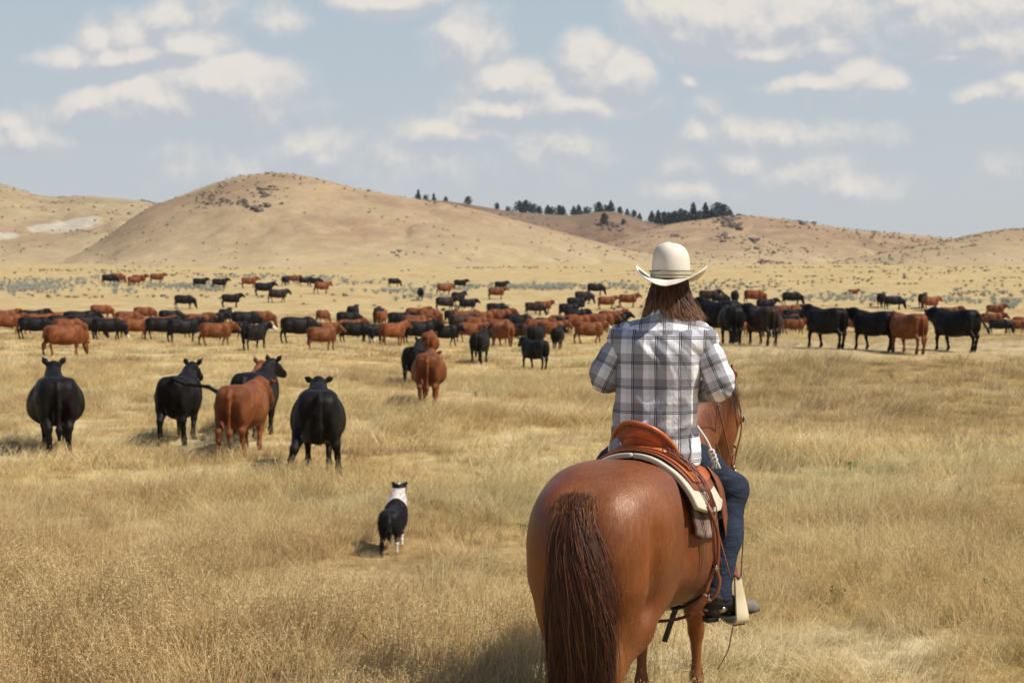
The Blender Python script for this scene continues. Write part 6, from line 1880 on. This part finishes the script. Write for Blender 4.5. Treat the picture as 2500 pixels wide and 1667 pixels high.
def rocks(key, px, py, wpx, n, size, label, seed):
    rng = np.random.default_rng(seed)
    x0, y0, z0 = on_hill(key, px, py)
    root = empty('rock_outcrop', (x0, y0, z0)); tag(root, label, 'rocks', 'rock outcrops on the hills')
    for _ in range(n):
        q = (px + rng.normal(0, wpx * .4), py + rng.normal(0, wpx * .13)); x, y, z = on_hill(key, *q)
        s = size * rng.uniform(.4, 1.2); m = 8; vs, fs = [], []
        for a in range(5):
            th = a / 4 * math.pi
            for b_ in range(m):
                ph = b_ / m * 2 * math.pi
                d = np.array([math.sin(th) * math.cos(ph), math.sin(th) * math.sin(ph), math.cos(th) * .62])
                vs.append(np.array([x - x0, y - y0, z - z0 + .1 * s]) + d * s * (1 + .35 * float(vnoise(d[0] * 2 + x, d[1] * 2 + y, d[2] * 2 + seed, 3))))
        for a in range(4):
            for b_ in range(m):
                c = (b_ + 1) % m; fs.append((a * m + b_, a * m + c, (a + 1) * m + c, (a + 1) * m + b_))
        mesh_obj('boulder', vs, fs, M_rock, root, smooth=False)
    return root
rocks('B', 655, 463, 70, 24, 0.81, 'uppermost scatter of dark rocks just under the top of the big hill', 1)
rocks('B', 548, 492, 36, 12, 0.99, 'dark rocks on the left shoulder of the big hill', 2)
rocks('B', 610, 496, 60, 18, 0.87, 'wide row of dark rocks across the upper face of the big hill', 3)
rocks('B', 632, 511, 26, 7, 1.12, 'two or three dark boulders below the rock row of the big hill', 4)
rocks('B', 985, 617, 40, 12, 0.56, 'small dark rocks low on the right slope of the big hill', 5)
rocks('C', 1490, 552, 55, 15, 1.86, 'dark rock face on the shaded pine ridge', 6)
rocks('D', 1785, 538, 62, 30, 1.49, 'jagged dark rocks crowning the knob right of the hat', 7)
rocks('D', 1795, 556, 24, 7, 1.61, 'dark boulder directly below the crowning rocks of the right hill', 8)
rocks('D', 1765, 578, 34, 9, 1.05, 'dark rocks lower left on the face of the right hill', 9)
rocks('D', 1655, 578, 30, 7, 1.18, 'dark rocks left of all others on the right hill', 10)
rocks('D', 1840, 585, 40, 10, 0.93, 'dark rocks lower right on the face of the right hill', 11)
rocks('D', 1855, 613, 46, 10, 0.74, 'lowest band of dark rocks on the right hill', 12)
rocks('D', 1958, 543, 36, 10, 1.24, 'dark bushy rocks on the skyline right of the rocky knob', 13)

# ------------------------------------------------------------------ pines on the ridge
def b_bark(w): return pbsdf(w, (.07, .05, .04, 1), .9)
M_bark = material('pine_bark', b_bark)
M_pine = material('pine_needles', b_leaf((.030, .042, .034, 1), (.075, .090, .066, 1), .1))
def pine_meshes(seed, hgt=9.0, wd=3.0, taper=.75, n=1500):
    rng = np.random.default_rng(seed)
    V, Fc, rnd = [], [], []
    nb = 16; cl = []
    for k in range(nb):
        t = .16 + .84 * (k / (nb - 1)) ** .95; r = wd * .5 * (1 - taper * max(0, t - .3) / .7) * rng.uniform(.5, 1.15) * (1 if t < .93 else .4)
        a = k * 2.4 + rng.uniform(-.5, .5)
        cl.append((r * .62 * math.cos(a), r * .62 * math.sin(a), t * hgt * .97, r * .62 + .25))
    for i in range(n):
        c = cl[int(rng.integers(0, nb))]
        d = rng.normal(0, 1, 3); d /= np.linalg.norm(d); d *= c[3] * rng.uniform(.35, 1.0) ** .6; d[2] *= .62
        p = np.array(c[:3]) + d; e = rng.normal(0, 1, 3); e /= np.linalg.norm(e); e2 = np.cross(e, rng.normal(0, 1, 3)); e2 /= np.linalg.norm(e2)
        L = rng.uniform(.24, .55); b0 = len(V); V += [p - e * L, p + e2 * L * .6, p + e * L, p - e2 * L * .6]; rnd += [rng.uniform()] * 4; Fc.append((b0, b0 + 1, b0 + 2, b0 + 3))
    crown = mesh_obj('crown', np.array(V), np.array(Fc), M_pine, link=False, smooth=False); set_attr(crown.data, 'rnd', rnd)
    tv, tf = tube_mesh([(0, 0, -.5), (.05, 0, hgt * .3), (0, .05, hgt * .65), (0, 0, hgt * .95)], [.22, .17, .10, .03], 7)
    limbs = [(tv, tf)]
    for k in range(6):
        c = cl[k * 2]; limbs.append(tube_mesh([(0, 0, c[2] * .92), (c[0] * .5, c[1] * .5, c[2]), (c[0], c[1], c[2] + .1)], [.07, .05, .02], 5))
    tr = mesh_obj('trunk', *merge(limbs), M_bark, link=False)
    return tr.data, crown.data
PM = [pine_meshes(1, 9, 5.0, .80), pine_meshes(2, 9, 7.5, .45), pine_meshes(3, 9, 9.5, .35), pine_meshes(4, 9, 6.2, .72)]
TREES = [(1022,464,491,0),(1040,477,492,2),(1060,473,494,0),(1089,481,496,1),(1143,478,499,2),(1214,494,512,1),(1240,505,520,2),(1268,488,517,2),(1285,485,518,1),(1302,494,519,2),(1316,500,521,1),(1337,499,524,3),(1347,505,526,2),(1366,499,525,1),(1374,502,526,3),
 (1400,504,528,3),(1412,501,530,3),(1432,506,530,2),(1461,494,526,1),(1478,502,532,2),(1490,491,521,3),(1512,504,523,1),(1530,508,526,3),(1547,512,532,1),(1560,519,536,3),(1590,514,545,3),(1605,509,546,0),(1620,512,547,1),(1633,514,548,2),(1646,511,548,1),(1660,507,547,2),(1673,511,546,1),(1691,493,544,0),(1705,513,542,2),(1721,495,541,0),(1736,512,539,1),(1751,496,538,2),(1766,500,536,1),(1781,512,534,3),(1474,520,548,1),(1521,534,547,2)]
NW = ['first', 'second', 'third', 'fourth', 'fifth', 'sixth', 'seventh', 'eighth', 'ninth', 'tenth', 'eleventh', 'twelfth', 'thirteenth', 'fourteenth', 'fifteenth', 'sixteenth']
def build_trees():
    cols, ts, Xh, Yh, Zh = HILLS['C']
    cr = int(np.argmin(np.abs(ts - 1)))
    segs = [(0, 1170, 'on the skyline over the right slope of the big hill'), (1170, 1385, 'on the left rise of the dark ridge'), (1385, 1580, 'around the notched middle of the dark ridge'), (1580, 1900, 'in the dense stand left of the rocky knob')]
    for lo, hi, where in segs:
        lst = sorted([t for t in TREES if lo <= t[0] < hi])
        for n, (px, yt, yb, kind) in enumerate(lst):
            if (px, yb) in ((1474, 548), (1521, 547)):
                x, y, z = on_hill('C', px, yb); lab = 'pine standing low on the bare face of the dark ridge' if px == 1474 else 'round dark pine beside the rock face of the dark ridge'
            else:
                j = (px - cols[0]) / 7; j0 = int(j); u = j - j0
                x, y, z = [float(A[cr, j0] * (1 - u) + A[cr, j0 + 1] * u) for A in (Xh, Yh, Zh)]
                # stand just at or behind the crest, at the depth that puts its foot where it is seen
                z = min(z, CAMZ - (yb - 712) / F * y)
                lab = f'{NW[n]} pine from the left {where}'
            hgt = (yb - yt) / F * y
            root = empty('pine_tree', (x, y, z - .3), px * 1.7)
            s = (hgt + .3) / 9; root.scale = (s, s, s)
            tag(root, lab, 'tree', 'pines on the ridge')
            for nm, me in (('trunk', PM[kind][0]), ('crown', PM[kind][1])):
                c = bpy.data.objects.new(nm, me); COL.objects.link(c); c.parent = root
    for k, (px, yt, yb) in enumerate(((352, 490, 503), (366, 493, 505), (379, 497, 507))):
        y = 640.0; x = (px - 1250) / F * y; z = CAMZ - (yb - 712) / F * y
        root = empty('pine_tree', (x, y, z - 1), k); s = ((yb - yt) / F * y + 1.2) / 9; root.scale = (s * 1.3, s * 1.3, s)
        tag(root, ('left', 'middle', 'right')[k] + ' one of three dark treetops in the dip left of the big hill', 'tree', 'treetops in the dip')
        for nm, me in (('trunk', PM[2][0]), ('crown', PM[2][1])):
            c = bpy.data.objects.new(nm, me); COL.objects.link(c); c.parent = root
build_trees()
# bare clay showing on the far left hillside: part of that hill's own ground
def b_hillA(w):
    pos = w.n('ShaderNodeNewGeometry').outputs['Position']
    base = b_hill((0.87, 0.88, 0.82, 1))
    spots = [(on_hill('A', 178, 553), 10, 17), (on_hill('A', 12, 573), 5, 12), (on_hill('A', 95, 557), 4, 9)]
    warp = w.v('MULTIPLY', w.v('SUBTRACT', w.noise(pos, .09, 5, .65, out=1), (.5, .5, .5)), (11, 15, 0))
    p = w.v('ADD', pos, warp); m = None
    for c, rx, ry in spots:
        d = w.v('LENGTH', w.v('MULTIPLY', w.v('SUBTRACT', p, c), (1 / rx, 1 / ry, 0)))
        e = w.rng(d, 1.1, .7); m = e if m is None else w.m('MAXIMUM', m, e)
    sh = base(w)
    clay = pbsdf(w, w.mix(w.rng(w.noise(pos, .4, 6, .7), .3, .7), (.34, .29, .21, 1), (.46, .41, .32, 1)), .95, spec=.05)
    mx = w.n('ShaderNodeMixShader', i0=m); w.put(mx.inputs[1], sh); w.put(mx.inputs[2], clay)
    return mx.outputs[0]
M_hillA2 = material('hill_grass_and_clay', b_hillA)
for o in bpy.data.objects:
    if o.type == 'MESH' and o.data.materials and o.data.materials[0] == M_hillA and 'far left' in o.get('label', ''):
        o.data.materials[0] = M_hillA2

# ------------------------------------------------------------------ the air between here and the hills
def build_haze():
    x0, x1, y0, y1, z0, z1 = -2700, 2700, -130, 4300, -8, 75
    v = [(x, y, z) for z in (z0, z1) for y in (y0, y1) for x in (x0, x1)]
    f = [(0, 2, 3, 1), (4, 5, 7, 6), (0, 1, 5, 4), (2, 6, 7, 3), (0, 4, 6, 2), (1, 3, 7, 5)]
    m = bpy.data.materials.new('thin_haze'); m.use_nodes = True; t = m.node_tree; t.nodes.clear(); w = NT(t)
    out = w.n('ShaderNodeOutputMaterial')
    p = w.n('ShaderNodeVolumePrincipled'); p.inputs['Color'].default_value = (.80, .86, .95, 1); p.inputs['Density'].default_value = .00009; p.inputs['Anisotropy'].default_value = .2
    t.links.new(p.outputs[0], out.inputs['Volume'])
    o = mesh_obj('haze', v, f, m, smooth=False)
    tag(o, 'thin pale haze in front of the far hills', kind='stuff')
build_haze()
